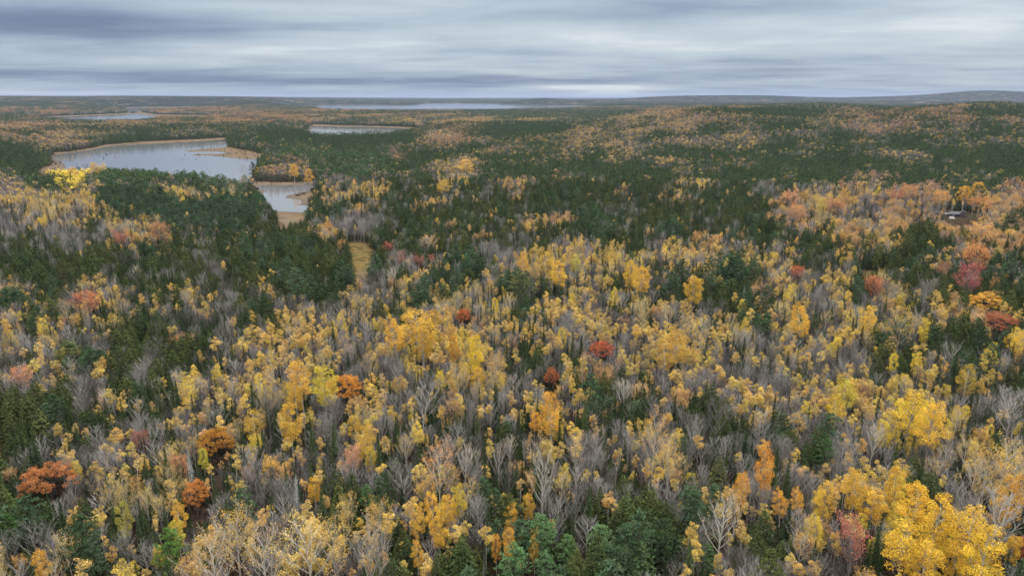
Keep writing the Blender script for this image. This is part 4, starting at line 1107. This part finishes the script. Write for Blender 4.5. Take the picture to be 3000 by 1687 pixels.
for (j, rel, word), lst in buckets.items():
    lst.sort()
    for n, (_, i) in enumerate(lst):
        H = Hs[i] * sz[i]; k = kinds[i]
        look = 'tall' if H > 16.5 else ('small' if H < 9.5 else ('slim' if sxy[i] / sz[i] < .95 else 'full'))
        colr = shade(k, tint[i]) if k in ('birch', 'poplar', 'maple', 'sparse', 'oak', 'spruce', 'hemlock', 'pine') else {'bare': 'grey leafless', 'white': 'whitish', 'snag': 'grey'}[k]
        w_ = 'tree' if k == 'bare' else ('bare tree' if k == 'white' else word)
        w2 = 'leafless one' if k == 'bare' else ('whitish one' if k == 'white' else 'one')
        label = "%s %s %s, %s %s %s the %s" % (look, colr, w_, ordn(n + 1), w2 if k in ('bare', 'white') else word.split()[-1], rel, marks[j]['short'])
        one_tree(k, int(vi[i]), float(gx[i]), float(gy[i]), float(gz[i]), float(rotz[i]), float(sxy[i]), float(sz[i]), tint[i], label, GROUP[k])

# ------------------------------------------------------------------ the rest of each kind
STUFF = {'birch': 'birch_woods', 'poplar': 'poplar_woods', 'bare': 'bare_woods', 'white': 'pale_bare_woods', 'maple': 'maple_woods', 'sparse': 'aspen_woods',
         'oak': 'oak_woods', 'spruce': 'spruce_woods', 'hemlock': 'hemlock_woods', 'pine': 'pine_woods', 'snag': 'dead_spruce_woods'}
SLAB = {'birch': 'small yellow birches beyond the nearest ones, spreading across the middle woods', 'poplar': 'golden poplars scattered through the farther woods',
        'bare': 'leafless grey trees massed between and behind the coloured ones', 'white': 'whitish leafless trees scattered in the grey woods',
        'maple': 'orange and red maples dotted through the farther woods', 'sparse': 'half-bare buff aspens scattered in the woods', 'oak': 'oaks in the woods',
        'spruce': 'narrow dark spruces standing under and between the other trees', 'hemlock': 'dark dense hemlocks covering the middle ground up to the pond',
        'pine': 'soft green pines on the rise before the lake', 'snag': 'dead grey spruces dotted through the dark conifers'}
for k in STUFF:
    s_ = (kinds == k) & ~single
    scatter(STUFF[k], SLAB[k], 'woods', [p[2] for p in PROTO[k]], np.stack([gx, gy, gz - .15], -1)[s_], rotz[s_], sxy[s_], sz[s_], vi[s_], tint[s_])

# undergrowth
ux, uy = grid(2.3, 62, 330, 42, .48, 5, 30)
uz, _, um = ground(ux, uy); s_ = (um > 2) & (rg.uniform(size=len(ux)) < .8); ux, uy, uz = ux[s_], uy[s_], uz[s_]
bm = []
for i in range(4):
    w, l = b_bush(np.random.default_rng(50 + i))[:2]; bm.append(make_mesh("bush", [w, l], [M_BRUSH, M_LEAF]))
for i in range(3):
    w, l = b_spruce(np.random.default_rng(60 + i), 3.6, .95)[:2]; bm.append(make_mesh("sapling", [w, l], [M_BROWN, M_NEEDLE]))
n = len(ux); isap = rg.uniform(size=n) < .22
ut = np.where(isap[:, None], tints('spruce', n, rg), np.array([lin((110, 84, 60))]) * rg.uniform(.5, 1.3, (n, 1)))
scatter("undergrowth", "brown twiggy undergrowth and low spruce saplings under the trees", "undergrowth", bm, np.stack([ux, uy, uz], -1), rg.uniform(0, 6.28, n),
        rg.uniform(.7, 1.5, n), rg.uniform(.7, 1.5, n), np.where(isap, rg.integers(4, 7, n), rg.integers(0, 4, n)), ut)

# low brush and reeds along the lake margins
bx_, by_ = grid(3.0, 700, 2300, 40, .48, 77)
near_sh = np.zeros(len(bx_), bool)
for q in mud_polys[:3]:
    lo = q.min(0) - 12; hi = q.max(0) + 12; near_sh |= (bx_ > lo[0]) & (bx_ < hi[0]) & (by_ > lo[1]) & (by_ < hi[1])
bx_, by_ = bx_[near_sh], by_[near_sh]
bz_, bw_, bm_ = ground(bx_, by_); n = len(bx_)
pk = (bw_ > 3) & (bm_ < 6) & (rg.uniform(size=n) < np.where(bm_ > -3, .6, .02))
bx_, by_, bz_ = bx_[pk], by_[pk], bz_[pk]; n = len(bx_)
scatter("shore_undergrowth", "low brown brush and reeds fringing the muddy lake shores", "undergrowth", bm[:4], np.stack([bx_, by_, bz_], -1), rg.uniform(0, 6.28, n),
        rg.uniform(1.0, 2.2, n), rg.uniform(.5, 1.5, n), rg.integers(0, 4, n), np.array([lin((120, 100, 70))]) * rg.uniform(.5, 1.2, (n, 1)))

# ------------------------------------------------------------------ farther woods: small stands of simpler trees
FPL = {'maple': np.array([lin(c) for c in ((168,134,98),(160,122,94),(182,140,90),(150,122,104),(190,136,84))]),
       'birch': np.array([lin(c) for c in ((192,162,96),(182,152,98),(204,168,84),(172,148,106))]), 'pine': np.array([lin(c) for c in ((70,90,58),(78,98,64),(64,82,54))]),
       'hemlock': np.array([lin(c) for c in ((70,86,50),(60,76,46),(80,94,54),(88,96,54))]), 'spruce': np.array([lin(c) for c in ((62,80,50),(70,88,54))])}
def far_tree(ge, rg, kind, x, y, q, sc):
    """q: leaf pieces per tree, sc: size factor"""
    P = FPL.get(kind, PL[kind]); i = rg.integers(0, len(P)); c = P[i] * rg.uniform(.8, 1.2)
    ls = math.sqrt(34.0 / q)
    if kind in ('spruce', 'hemlock'):
        H = rg.uniform(11, 18) * sc; R0 = (2.4 if kind == 'spruce' else 4.3) * rg.uniform(.8, 1.15) * sc
        n = q; t = 1 - np.sqrt(rg.uniform(0, 1, n)) * .85; th = rg.uniform(0, 6.28, n); rr = R0 * (1 - t) ** .8 * rg.uniform(.7, 1.05, n) + .1
        p = np.stack([x + np.cos(th) * rr, y + np.sin(th) * rr, H * t - rr * .2], 1)
        nor = np.stack([np.cos(th), np.sin(th), np.full(n, .8)], 1) + rg.normal(0, .3, (n, 3))
        ge.quads(p, nor, 1.6 * ls * sc * rg.uniform(.7, 1.2, n) * (1.1 - .6 * t), rg.uniform(0, 1, n), rg, 1.3, c)
        ge.quads(np.array([[x, y, H]]), np.array([[1., .3, 0]]), 1.0 * sc, .5, rg, 1.0, c)
    elif kind in ('bare', 'white', 'snag'):
        H = rg.uniform(9.5, 14) * sc; n = max(6, int(q * .8)); g_ = rg.uniform(118, 150); c = np.array(lin((g_ + 5, g_ - 3, g_ - 1)))
        b = np.stack([np.full(n, x), np.full(n, y), H * rg.uniform(.25, .75, n)], 1); a = rg.uniform(0, 6.28, n); L = H * rg.uniform(.2, .42, n)
        e = b + np.stack([np.cos(a) * L * .6, np.sin(a) * L * .6, L * .9], 1)
        ge.strip(b, e, .16 * ls * sc, .3 * ls * sc, rg, rg.uniform(0, 1, n), c)
        ge.strip([[x, y, 0]], [[x, y, H * .8]], .3 * sc, .1, rg, .5, c)
    else:
        big = {'poplar': 1.35, 'maple': 1.25, 'pine': 1.4, 'sparse': 1.3}.get(kind, 1.0)
        H = rg.uniform(8.5, 14.5) * sc * (1 + (big - 1) * .5); rr = 1.9 * big * sc * rg.uniform(.8, 1.2); hh = rr * rg.uniform(1.1, 1.6)
        d = sph(rg, q); d[:, 2] = np.where(d[:, 2] < -.2, -d[:, 2], d[:, 2]); lob = rg.uniform(.7, 1.1, q)[:, None]
        p = np.array([x, y, H - hh]) + d * lob * [rr, rr, hh]
        ge.quads(p, d + rg.normal(0, .5, d.shape) + [0, 0, .4], .95 * ls * sc * math.sqrt(big) * rg.uniform(.7, 1.3, q), rg.uniform(0, 1, q), rg, 1.1, c)
        ge.strip([[x, y, 0]], [[x, y, H * .8]], .3, .1, rg, .5, np.array(lin((140, 135, 130))))
classes = list(MIX.keys())
FMIX = dict(MIX)
FMIX.update({'o': [('maple',.15),('bare',.30),('hemlock',.48),('birch',.07)], 'O': [('maple',.5),('bare',.28),('birch',.1),('hemlock',.12)],
             'y': [('birch',.20),('bare',.25),('hemlock',.45),('spruce',.10)], 'Y': [('birch',.66),('bare',.20),('hemlock',.14)],
             'g': [('bare',.68),('hemlock',.24),('birch',.08)], 'm': [('bare',.20),('hemlock',.63),('spruce',.13),('birch',.04)], 'd': [('hemlock',.62),('bare',.28),('maple',.05),('spruce',.05)],
             'x': [('hemlock',.62),('spruce',.18),('bare',.10),('birch',.08),('maple',.02)]})
def stands(side, ntree, q, nvar, sc, seed):
    ms = {}
    for k in classes:
        for v_ in range(nvar):
            rg = np.random.default_rng(seed * 1000 + ord(k) * 10 + v_); ge = Geo()
            mx = FMIX[k]; p_ = np.array([b_ for _, b_ in mx]); p_ = p_ * rg.gamma(.7 if ntree > 10 else .9, 1.0, len(p_)) + p_ * .25; p_ = p_ / p_.sum()
            for _ in range(ntree):
                kk = mx[rg.choice(len(mx), p=p_)][0]
                far_tree(ge, rg, kk, rg.uniform(-.62, .62) * side, rg.uniform(-.62, .62) * side, q, sc)
            ms[(k, v_)] = make_mesh("stand", [ge], [M_FAR], True)
    return ms
def far_band(name, label, step, d0, d1, ntree, q, nvar, sc, seed, minm, s0, s1):
    ms = stands(step, ntree, q, nvar, sc, seed)
    keys = list(ms); ki = {k: i for i, k in enumerate(keys)}
    x, y = grid(step, d0, d1, 43, .3, seed)
    z, w, m_ = ground(x, y); P2 = np.stack([x, y], -1)
    ok = (m_ > minm) & (sdist(P2, meadow_polys) > minm)
    x, y, z, m_ = x[ok], y[ok], z[ok], m_[ok]; n = len(x); rg = np.random.default_rng(seed)
    hx, vy, _ = proj(x, y, z + 14)
    c = stand(hx + rg.normal(0, 18, n), vy + rg.normal(0, 3 if d0 > 1500 else 7, n))
    if d0 > 6000: c = np.where(rg.uniform(size=n) < .55 + .4 * waves(x, y, 3500), ord('C'), np.where(rg.uniform(size=n) < .6, ord('d'), ord('x')))
    fld = waves(x, y, 95 if d0 < 1500 else 260) * .5 + waves(y + 300, x, 230 if d0 < 1500 else 900) * .35 + rg.normal(0, .42, n)
    r_ = np.empty(n); r_[np.argsort(fld)] = (np.arange(n) + .5) / n
    c2 = c.copy()
    for k, sp in {'x': (('C', .62), ('g', .14), ('Y', .15), ('O', .09)), 'y': (('C', .42), ('g', .26), ('Y', .32)), 'o': (('C', .36), ('g', .26), ('O', .24), ('Y', .14)),
                  'k': (('C', .80), ('g', .12), ('Y', .05), ('O', .03)), 'm': (('C', .64), ('g', .31), ('Y', .05)), 'g': (('C', .24), ('g', .63), ('Y', .13)),
                  'Y': (('C', .14), ('g', .20), ('Y', .66)), 'd': (('C', .62), ('g', .27), ('O', .11)), 'c': (('C', .74), ('g', .15), ('Y', .11))}.items():
        lo = 0.0
        for kk, fr_ in sp:
            c2[(c == ord(k)) & (r_ >= lo) & (r_ < lo + fr_)] = ord(kk); lo += fr_
    c = c2
    cl = np.array([ki[(chr(a) if chr(a) in MIX else 'm', int(v_))] for a, v_ in zip(c, rg.integers(0, nvar, n))])
    s_ = np.interp(np.hypot(x, y), [d0, d1], [s0, s1]) * rg.uniform(.88, 1.15, n)
    scatter(name, label, 'forest', [ms[k] for k in keys], np.stack([x, y, z - .3], -1), rg.uniform(0, 6.28, n), s_, s_ * rg.uniform(.9, 1.1, n), cl)
far_band("middle_forest", "mixed green, grey and gold forest around the pond and near lake", 7.2, 780, 2500, 3, 42, 10, 1.06, 31, 3.0, 1.0, 1.12)
far_band("distant_forest", "mixed forest receding past the long ponds and over the ridge", 24, 2500, 6500, 28, 13, 10, 1.22, 32, 14, 1.0, 1.1)
far_band("horizon_forest", "hazy blue forest on the land around the broad lake", 62, 6500, 16500, 80, 8, 5, 1.3, 33, 20, 1.0, 1.1)
print("singles", int(single.sum()), "heroes", len(hero_rec), "stuff", int((~single).sum()), "undergrowth", len(ux))
for k in LIMIT: print(k, int(((kinds == k) & single).sum()), int((kinds == k).sum()))

# ------------------------------------------------------------------ cabins
def simple(name, base, rough=.8, metal=0.0, var=None, scale=2.0, stretch=None):
    m, gm = new_mat(name); tcn = gm.n('ShaderNodeTexCoord'); v_ = tcn.outputs['Object']
    if stretch:
        mp = gm.n('ShaderNodeMapping'); mp.inputs['Scale'].default_value = stretch; gm.nt.links.new(v_, mp.inputs[0]); v_ = mp.outputs[0]
    b = gm.n('ShaderNodeBsdfPrincipled'); b.inputs['Roughness'].default_value = rough; b.inputs['Metallic'].default_value = metal
    gm.put(b.inputs['Base Color'], gm.mix(gm.mr(gm.noise(v_, scale, 4, .6), .3, .7), lin(base), lin(var or tuple(x * .8 for x in base))))
    out(gm, b.outputs[0]); return m
M_ROOF = simple("weathered_metal_roof", (74, 78, 86), .6, .1, (58, 62, 70), 1.5, (6, .4, .4))
M_SHING = simple("brown_shingle_wall", (104, 92, 90), .9, 0, (82, 74, 74), 3, (1, 1, 6))
M_DARKW = simple("dark_blue_wall", (44, 50, 72), .7, 0, (34, 38, 56))
M_TRIM = simple("pale_trim", (196, 196, 196), .6)
M_GLASS = simple("dark_window_glass", (28, 32, 40), .08)
M_GRAVEL = simple("pale_gravel", (150, 146, 142), .95, 0, (118, 112, 106), 1.2)
M_WOOD = simple("grey_stump_wood", (74, 68, 64), .9, 0, (50, 46, 44), 4)
class PolyMesh:
    def __init__(s): s.v = []; s.f = []
    def box(s, x0, x1, y0, y1, z0, z1):
        n = len(s.v); s.v += [(x, y, z) for z in (z0, z1) for x, y in ((x0, y0), (x1, y0), (x1, y1), (x0, y1))]
        s.f += [tuple(n + i for i in q) for q in ((0, 3, 2, 1), (4, 5, 6, 7), (0, 1, 5, 4), (1, 2, 6, 5), (2, 3, 7, 6), (3, 0, 4, 7))]
    def face(s, pts): n = len(s.v); s.v += [tuple(p) for p in pts]; s.f.append(tuple(range(n, n + len(pts))))
    def build(s, name, mat, parent=None):
        me = bpy.data.meshes.new(name); me.from_pydata(s.v, [], s.f); me.materials.append(mat); me.validate()
        o = bpy.data.objects.new(name, me); COL.objects.link(o); o.parent = parent; return o
def gable_body(x0, x1, y0, y1, h, rise, along):   # walls with gable ends; ridge runs along 'x' or 'y'
    p = PolyMesh()
    if along == 'x':
        ym = (y0 + y1) / 2
        p.face([(x0, y0, -1), (x1, y0, -1), (x1, y0, h), (x0, y0, h)]); p.face([(x1, y1, -1), (x0, y1, -1), (x0, y1, h), (x1, y1, h)])
        p.face([(x0, y1, -1), (x0, y0, -1), (x0, y0, h), (x0, ym, h + rise), (x0, y1, h)]); p.face([(x1, y0, -1), (x1, y1, -1), (x1, y1, h), (x1, ym, h + rise), (x1, y0, h)])
    else:
        xm = (x0 + x1) / 2
        p.face([(x0, y1, -1), (x0, y0, -1), (x0, y0, h), (x0, y1, h)]); p.face([(x1, y0, -1), (x1, y1, -1), (x1, y1, h), (x1, y0, h)])
        p.face([(x0, y0, -1), (x1, y0, -1), (x1, y0, h), (xm, y0, h + rise), (x0, y0, h)]); p.face([(x1, y1, -1), (x0, y1, -1), (x0, y1, h), (xm, y1, h + rise), (x1, y1, h)])
    return p
def gable_roof(x0, x1, y0, y1, h, rise, along, ov=.5, th=.22):
    p = PolyMesh()
    def slab(a, b, c, d):
        p.face([a, b, c, d]); lo = [(q[0], q[1], q[2] - th) for q in (a, b, c, d)]; p.face(lo[::-1])
        t = [a, b, c, d]
        for i in range(4): p.face([lo[i], lo[(i + 1) % 4], t[(i + 1) % 4], t[i]])
    e = .12 + th
    if along == 'x':
        ym = (y0 + y1) / 2; k = rise / (ym - y0); zo = h - ov * k + e
        slab((x0 - ov, y0 - ov, zo), (x1 + ov, y0 - ov, zo), (x1 + ov, ym - .01, h + rise + e), (x0 - ov, ym - .01, h + rise + e))
        slab((x1 + ov, y1 + ov, zo), (x0 - ov, y1 + ov, zo), (x0 - ov, ym + .01, h + rise + e), (x1 + ov, ym + .01, h + rise + e))
    else:
        xm = (x0 + x1) / 2; k = rise / (xm - x0); zo = h - ov * k + e
        slab((x0 - ov, y1 + ov, zo), (x0 - ov, y0 - ov, zo), (xm - .01, y0 - ov, h + rise + e), (xm - .01, y1 + ov, h + rise + e))
        slab((x1 + ov, y0 - ov, zo), (x1 + ov, y1 + ov, zo), (xm + .01, y1 + ov, h + rise + e), (xm + .01, y0 - ov, h + rise + e))
    return p
hx, hy = unproj(2800, 636, 0.0); hz = float(ground(hx, hy)[0][0])
cabin = bpy.data.objects.new("cabin", None); COL.objects.link(cabin); cabin.location = (hx, hy, hz); cabin.rotation_euler = (0, 0, -R(30)); cabin.scale = (.68, .68, .68)
cabin['label'] = "dark cabin with grey metal roof and taller shingled gable wing in the clearing"; cabin['category'] = "cabin"
b_ = gable_body(-6.5, 4.0, 0, 7.5, 3.0, 2.6, 'x').build("wall", M_DARKW, cabin)
gable_roof(-6.5, 4.0, 0, 7.5, 3.0, 2.6, 'x').build("roof", M_ROOF, cabin)
gable_body(4.0, 10.5, -2.0, 9.5, 4.6, 3.2, 'y').build("gable_wing", M_SHING, cabin)
gable_roof(4.03, 10.5, -2.0, 9.5, 4.6, 3.2, 'y').build("wing_roof", M_ROOF, cabin)
gable_body(-10.0, -6.55, .8, 6.5, 2.3, 1.6, 'x').build("porch", M_SHING, cabin)
gable_roof(-10.0, -7.1, .8, 6.5, 2.3, 1.6, 'x', .3).build("porch_roof", M_ROOF, cabin)
for (x0, y0, x1, z0, z1) in ((-5.4, -.06, -3.9, 1.0, 2.3), (-1.0, -.06, .6, 1.0, 2.3), (6.3, -2.06, 8.2, 1.2, 2.8), (6.7, -2.06, 7.8, 4.8, 6.0)):
    f = PolyMesh()
    for (a, b2, c_, d_) in ((x0 - .1, x1 + .1, z0 - .1, z0), (x0 - .1, x1 + .1, z1, z1 + .1), (x0 - .1, x0, z0, z1), (x1, x1 + .1, z0, z1)): f.box(a, b2, y0 - .03, y0 + .05, c_, d_)
    fo = f.build("window", M_TRIM, cabin); q = PolyMesh(); q.box(x0, x1, y0, y0 + .05, z0, z1); q.build("pane", M_GLASS, fo)
f = PolyMesh(); f.box(-3.0, -1.9, -.07, -.01, 0, 2.1); f.build("door", M_TRIM, cabin)
f = PolyMesh(); f.box(-5.0, -4.3, 4.6, 5.3, 4.5, 7.0); f.build("chimney", M_SHING, cabin)
# second cabin, on the pond's far bank, and a pale house on the small lake's far shore
for (px, py, w_, mat, lab, rot) in ((800, 519, 5.5, M_TRIM, "small white cabin with grey roof between pines on the neck by the pond", .3),
                                 (1129, 367, 11, M_TRIM, "tiny pale house on the far shore of the small lake", -.1)):
    x, y = unproj(px, py, WL + 3); z = float(ground(x, y)[0][0])
    c_ = bpy.data.objects.new("lake_cabin", None); COL.objects.link(c_); c_.location = (x, y, z); c_.rotation_euler = (0, 0, rot); c_['label'] = lab; c_['category'] = 'cabin'
    gable_body(-w_ / 2, w_ / 2, 0, w_ * .8, 2.8, 2.0, 'x').build("wall", mat, c_); gable_roof(-w_ / 2, w_ / 2, 0, w_ * .8, 2.8, 2.0, 'x').build("roof", M_ROOF, c_)
    f = PolyMesh(); f.box(-.5, .5, -.07, -.01, 0, 2.0); f.build("door", M_DARKW, c_)
    f = PolyMesh(); f.box(1.0, 2.1, -.07, -.01, 1.0, 2.0); f.build("window", M_GLASS, c_)

# driveway to the cabin
cl = np.array([(2668,588),(2676,598),(2690,608),(2712,616),(2740,621),(2768,626),(2788,636),(2790,642)], float)
t = np.linspace(0, 1, 60); tt = np.linspace(0, 1, len(cl))
lx, ly = unproj(np.interp(t, tt, cl[:, 0]), np.interp(t, tt, cl[:, 1]), 0)
tg = np.gradient(np.stack([lx, ly], -1), axis=0); tg /= np.linalg.norm(tg, axis=1, keepdims=True); nn = np.stack([-tg[:, 1], tg[:, 0]], -1)
wd = np.interp(t, [0, .8, 1], [1.2, 1.3, 2.2])[:, None]
rows = [np.stack([lx, ly], -1) + nn * wd * k for k in (-1, -.5, 0, .5, 1)]
vs = []
for k in range(60):
    for r_ in rows: vs.append((r_[k][0], r_[k][1], 0))
va = np.array(vs); va[:, 2] = ground(va[:, 0], va[:, 1])[0] + .12
me = bpy.data.meshes.new("driveway"); me.from_pydata([tuple(q) for q in va], [], [(k * 5 + j, (k + 1) * 5 + j, (k + 1) * 5 + j + 1, k * 5 + j + 1) for k in range(59) for j in range(4)])
me.materials.append(M_GRAVEL); o = bpy.data.objects.new("driveway", me); COL.objects.link(o); o['kind'] = 'structure'

# ------------------------------------------------------------------ stumps standing in the lake, driftwood on the sand
def stump_mesh(rg, H=1.6):
    g_ = Geo(); n = 9; pts = [np.array([0, 0, -1.2]), np.array([0, 0, .1]), np.array([rg.normal(0, .08), rg.normal(0, .08), H * .5]), np.array([rg.normal(0, .15), rg.normal(0, .15), H])]
    g_.limb(pts, [.75, .5, .34, .16], n)
    for k in range(5):
        a = k * 1.26 + rg.uniform(-.3, .3); L = rg.uniform(.8, 1.5)
        g_.limb([np.array([0, 0, .35]), np.array([math.cos(a) * L * .5, math.sin(a) * L * .5, .12]), np.array([math.cos(a) * L, math.sin(a) * L, -.5])], [.22, .15, .06], 5)
    for k in range(2):
        a = rg.uniform(0, 6.28); g_.limb([pts[2], pts[2] + np.array([math.cos(a) * .5, math.sin(a) * .5, .5])], [.09, .02], 4)
    return make_mesh("stump", [g_], [M_WOOD])
sm_ = [stump_mesh(np.random.default_rng(i), h_) for i, h_ in enumerate((1.5, 2.0, 1.1))]
STL = ['nearest the left beach, outermost', 'in the open water left of centre', 'beside the floating pair in mid-lake', 'just right of the mid-lake pair', 'behind the mid-lake pair', 'in mid-lake towards the far bank', 'right of the mid-lake row', 'just off the yellow shore trees', 'second out from the yellow shore trees', 'third out from the yellow shore trees', 'directly above the yellow shore crowns', 'closest to the left sand tongue', 'low in mid-lake below the pair', 'close under the far bank', 'left of the long spit, lower', 'at the tip of the long spit', 'behind the upper spit, outer', 'behind the upper spit, inner', 'below the long spit', 'alone off the pine shore', 'first of the mid-lake pair', 'second of the mid-lake pair']
for si, (X, Y) in enumerate(((663,641),(793,612),(1004,592),(1085,612),(1100,575),(1257,572),(1345,567),(728,683),(788,685),(823,690),(885,675),(555,655),(978,625),(1262,515),(1632,600),(1742,590),(1805,525),(1770,523),(1848,628),(1722,631),(1010,585),(1040,582))):
    x, y = unproj(X / 3.22, 270 + Y / 3.22 + 1.0, WL)
    o = bpy.data.objects.new("stump", sm_[int(rng.integers(0, 3))]); COL.objects.link(o); o.location = (x, y, WL); o.rotation_euler = (0, 0, float(rng.uniform(0, 6.28))); s_ = float(rng.uniform(1.0, 1.6)); o.scale = (s_, s_, s_)
    o['label'] = "dark stump standing in the lake, " + STL[si]; o['category'] = 'stump'; o['group'] = 'stumps standing in the near lake'
gd = Geo(); rgd = np.random.default_rng(5)
for k in range(26):
    a = rgd.uniform(0, 6.28); L = rgd.uniform(1.5, 3); c_ = rgd.normal(0, .8, 2)
    p0 = np.array([c_[0], c_[1], .1]); gd.limb([p0, p0 + [math.cos(a) * L * .5, math.sin(a) * L * .5, rgd.uniform(.4, 1.2)], p0 + [math.cos(a) * L, math.sin(a) * L, rgd.uniform(.2, 1.6)]], [.16, .1, .04], 5)
dm = make_mesh("driftwood", [gd], [M_WOOD])
for (px, py, s_, lab) in ((873, 575, 1.5, "dark tangled driftwood heap alone on the tan sand spit"), (888, 570, 1.3, "driftwood tangle between the sand spit's heap and the bank")):
    x, y = unproj(px, py, WL); z = float(ground(x, y)[0][0]); o = bpy.data.objects.new("driftwood", dm); COL.objects.link(o)
    o.location = (x, y, z); o.scale = (s_,) * 3; o.rotation_euler = (0, 0, s_ * 3); o['label'] = lab; o['category'] = 'driftwood'

for (px, py, L, lean, lab) in ((1700, 1372, 13.5, .42, "thin white leaning dead pole crossing the pale bare trees"), (16, 1108, 13, .05, "thin grey broken dead pole standing at the near edge")):
    x, y = unproj(px, py, 0.0); z = float(ground(x, y)[0][0]); g_ = Geo(); rg_ = np.random.default_rng(int(px))
    pts = [np.array([lean * L * t_ + .12 * math.sin(5 * t_), 0, L * t_ * (1 - lean * .12)]) for t_ in np.linspace(0, 1, 6)]
    g_.limb(pts, [.17, .15, .13, .10, .07, .04], 6)
    for t_ in (.45, .6, .7, .8, .88):
        q = pts[0] * (1 - t_) + pts[-1] * t_; a = rg_.uniform(0, 6.28); g_.limb([q, q + np.array([math.cos(a) * .7, math.sin(a) * .7, .45])], [.035, .012], 4)
    o = bpy.data.objects.new("dead_pole", make_mesh("dead_pole", [g_], [M_WHITE])); COL.objects.link(o); o.location = (x, y, z); o['label'] = lab; o['category'] = 'dead tree'

# ------------------------------------------------------------------ the air
HB = 47000.0; z0 = WL - 5.2; z1 = max(float(tz.max()) + 40, CAM_H + 20)
me = bpy.data.meshes.new("haze")
me.from_pydata([(x, y, z) for z in (z0, z1) for x, y in ((-HB, -HB), (HB, -HB), (HB, HB), (-HB, HB))], [], [(0, 3, 2, 1), (4, 5, 6, 7), (0, 1, 5, 4), (1, 2, 6, 5), (2, 3, 7, 6), (3, 0, 4, 7)])
m, gm = new_mat("haze"); pv = gm.n('ShaderNodeVolumePrincipled')
pv.inputs['Color'].default_value = (0.48, 0.58, 0.85, 1); pv.inputs['Density'].default_value = 3.1e-5; pv.inputs['Anisotropy'].default_value = 0.2
o_ = gm.n('ShaderNodeOutputMaterial'); gm.nt.links.new(pv.outputs[0], o_.inputs['Volume'])
me.materials.append(m); o = bpy.data.objects.new("haze", me); COL.objects.link(o); o['kind'] = 'stuff'; o['label'] = "thin blue haze over the whole landscape"; o['category'] = 'haze'
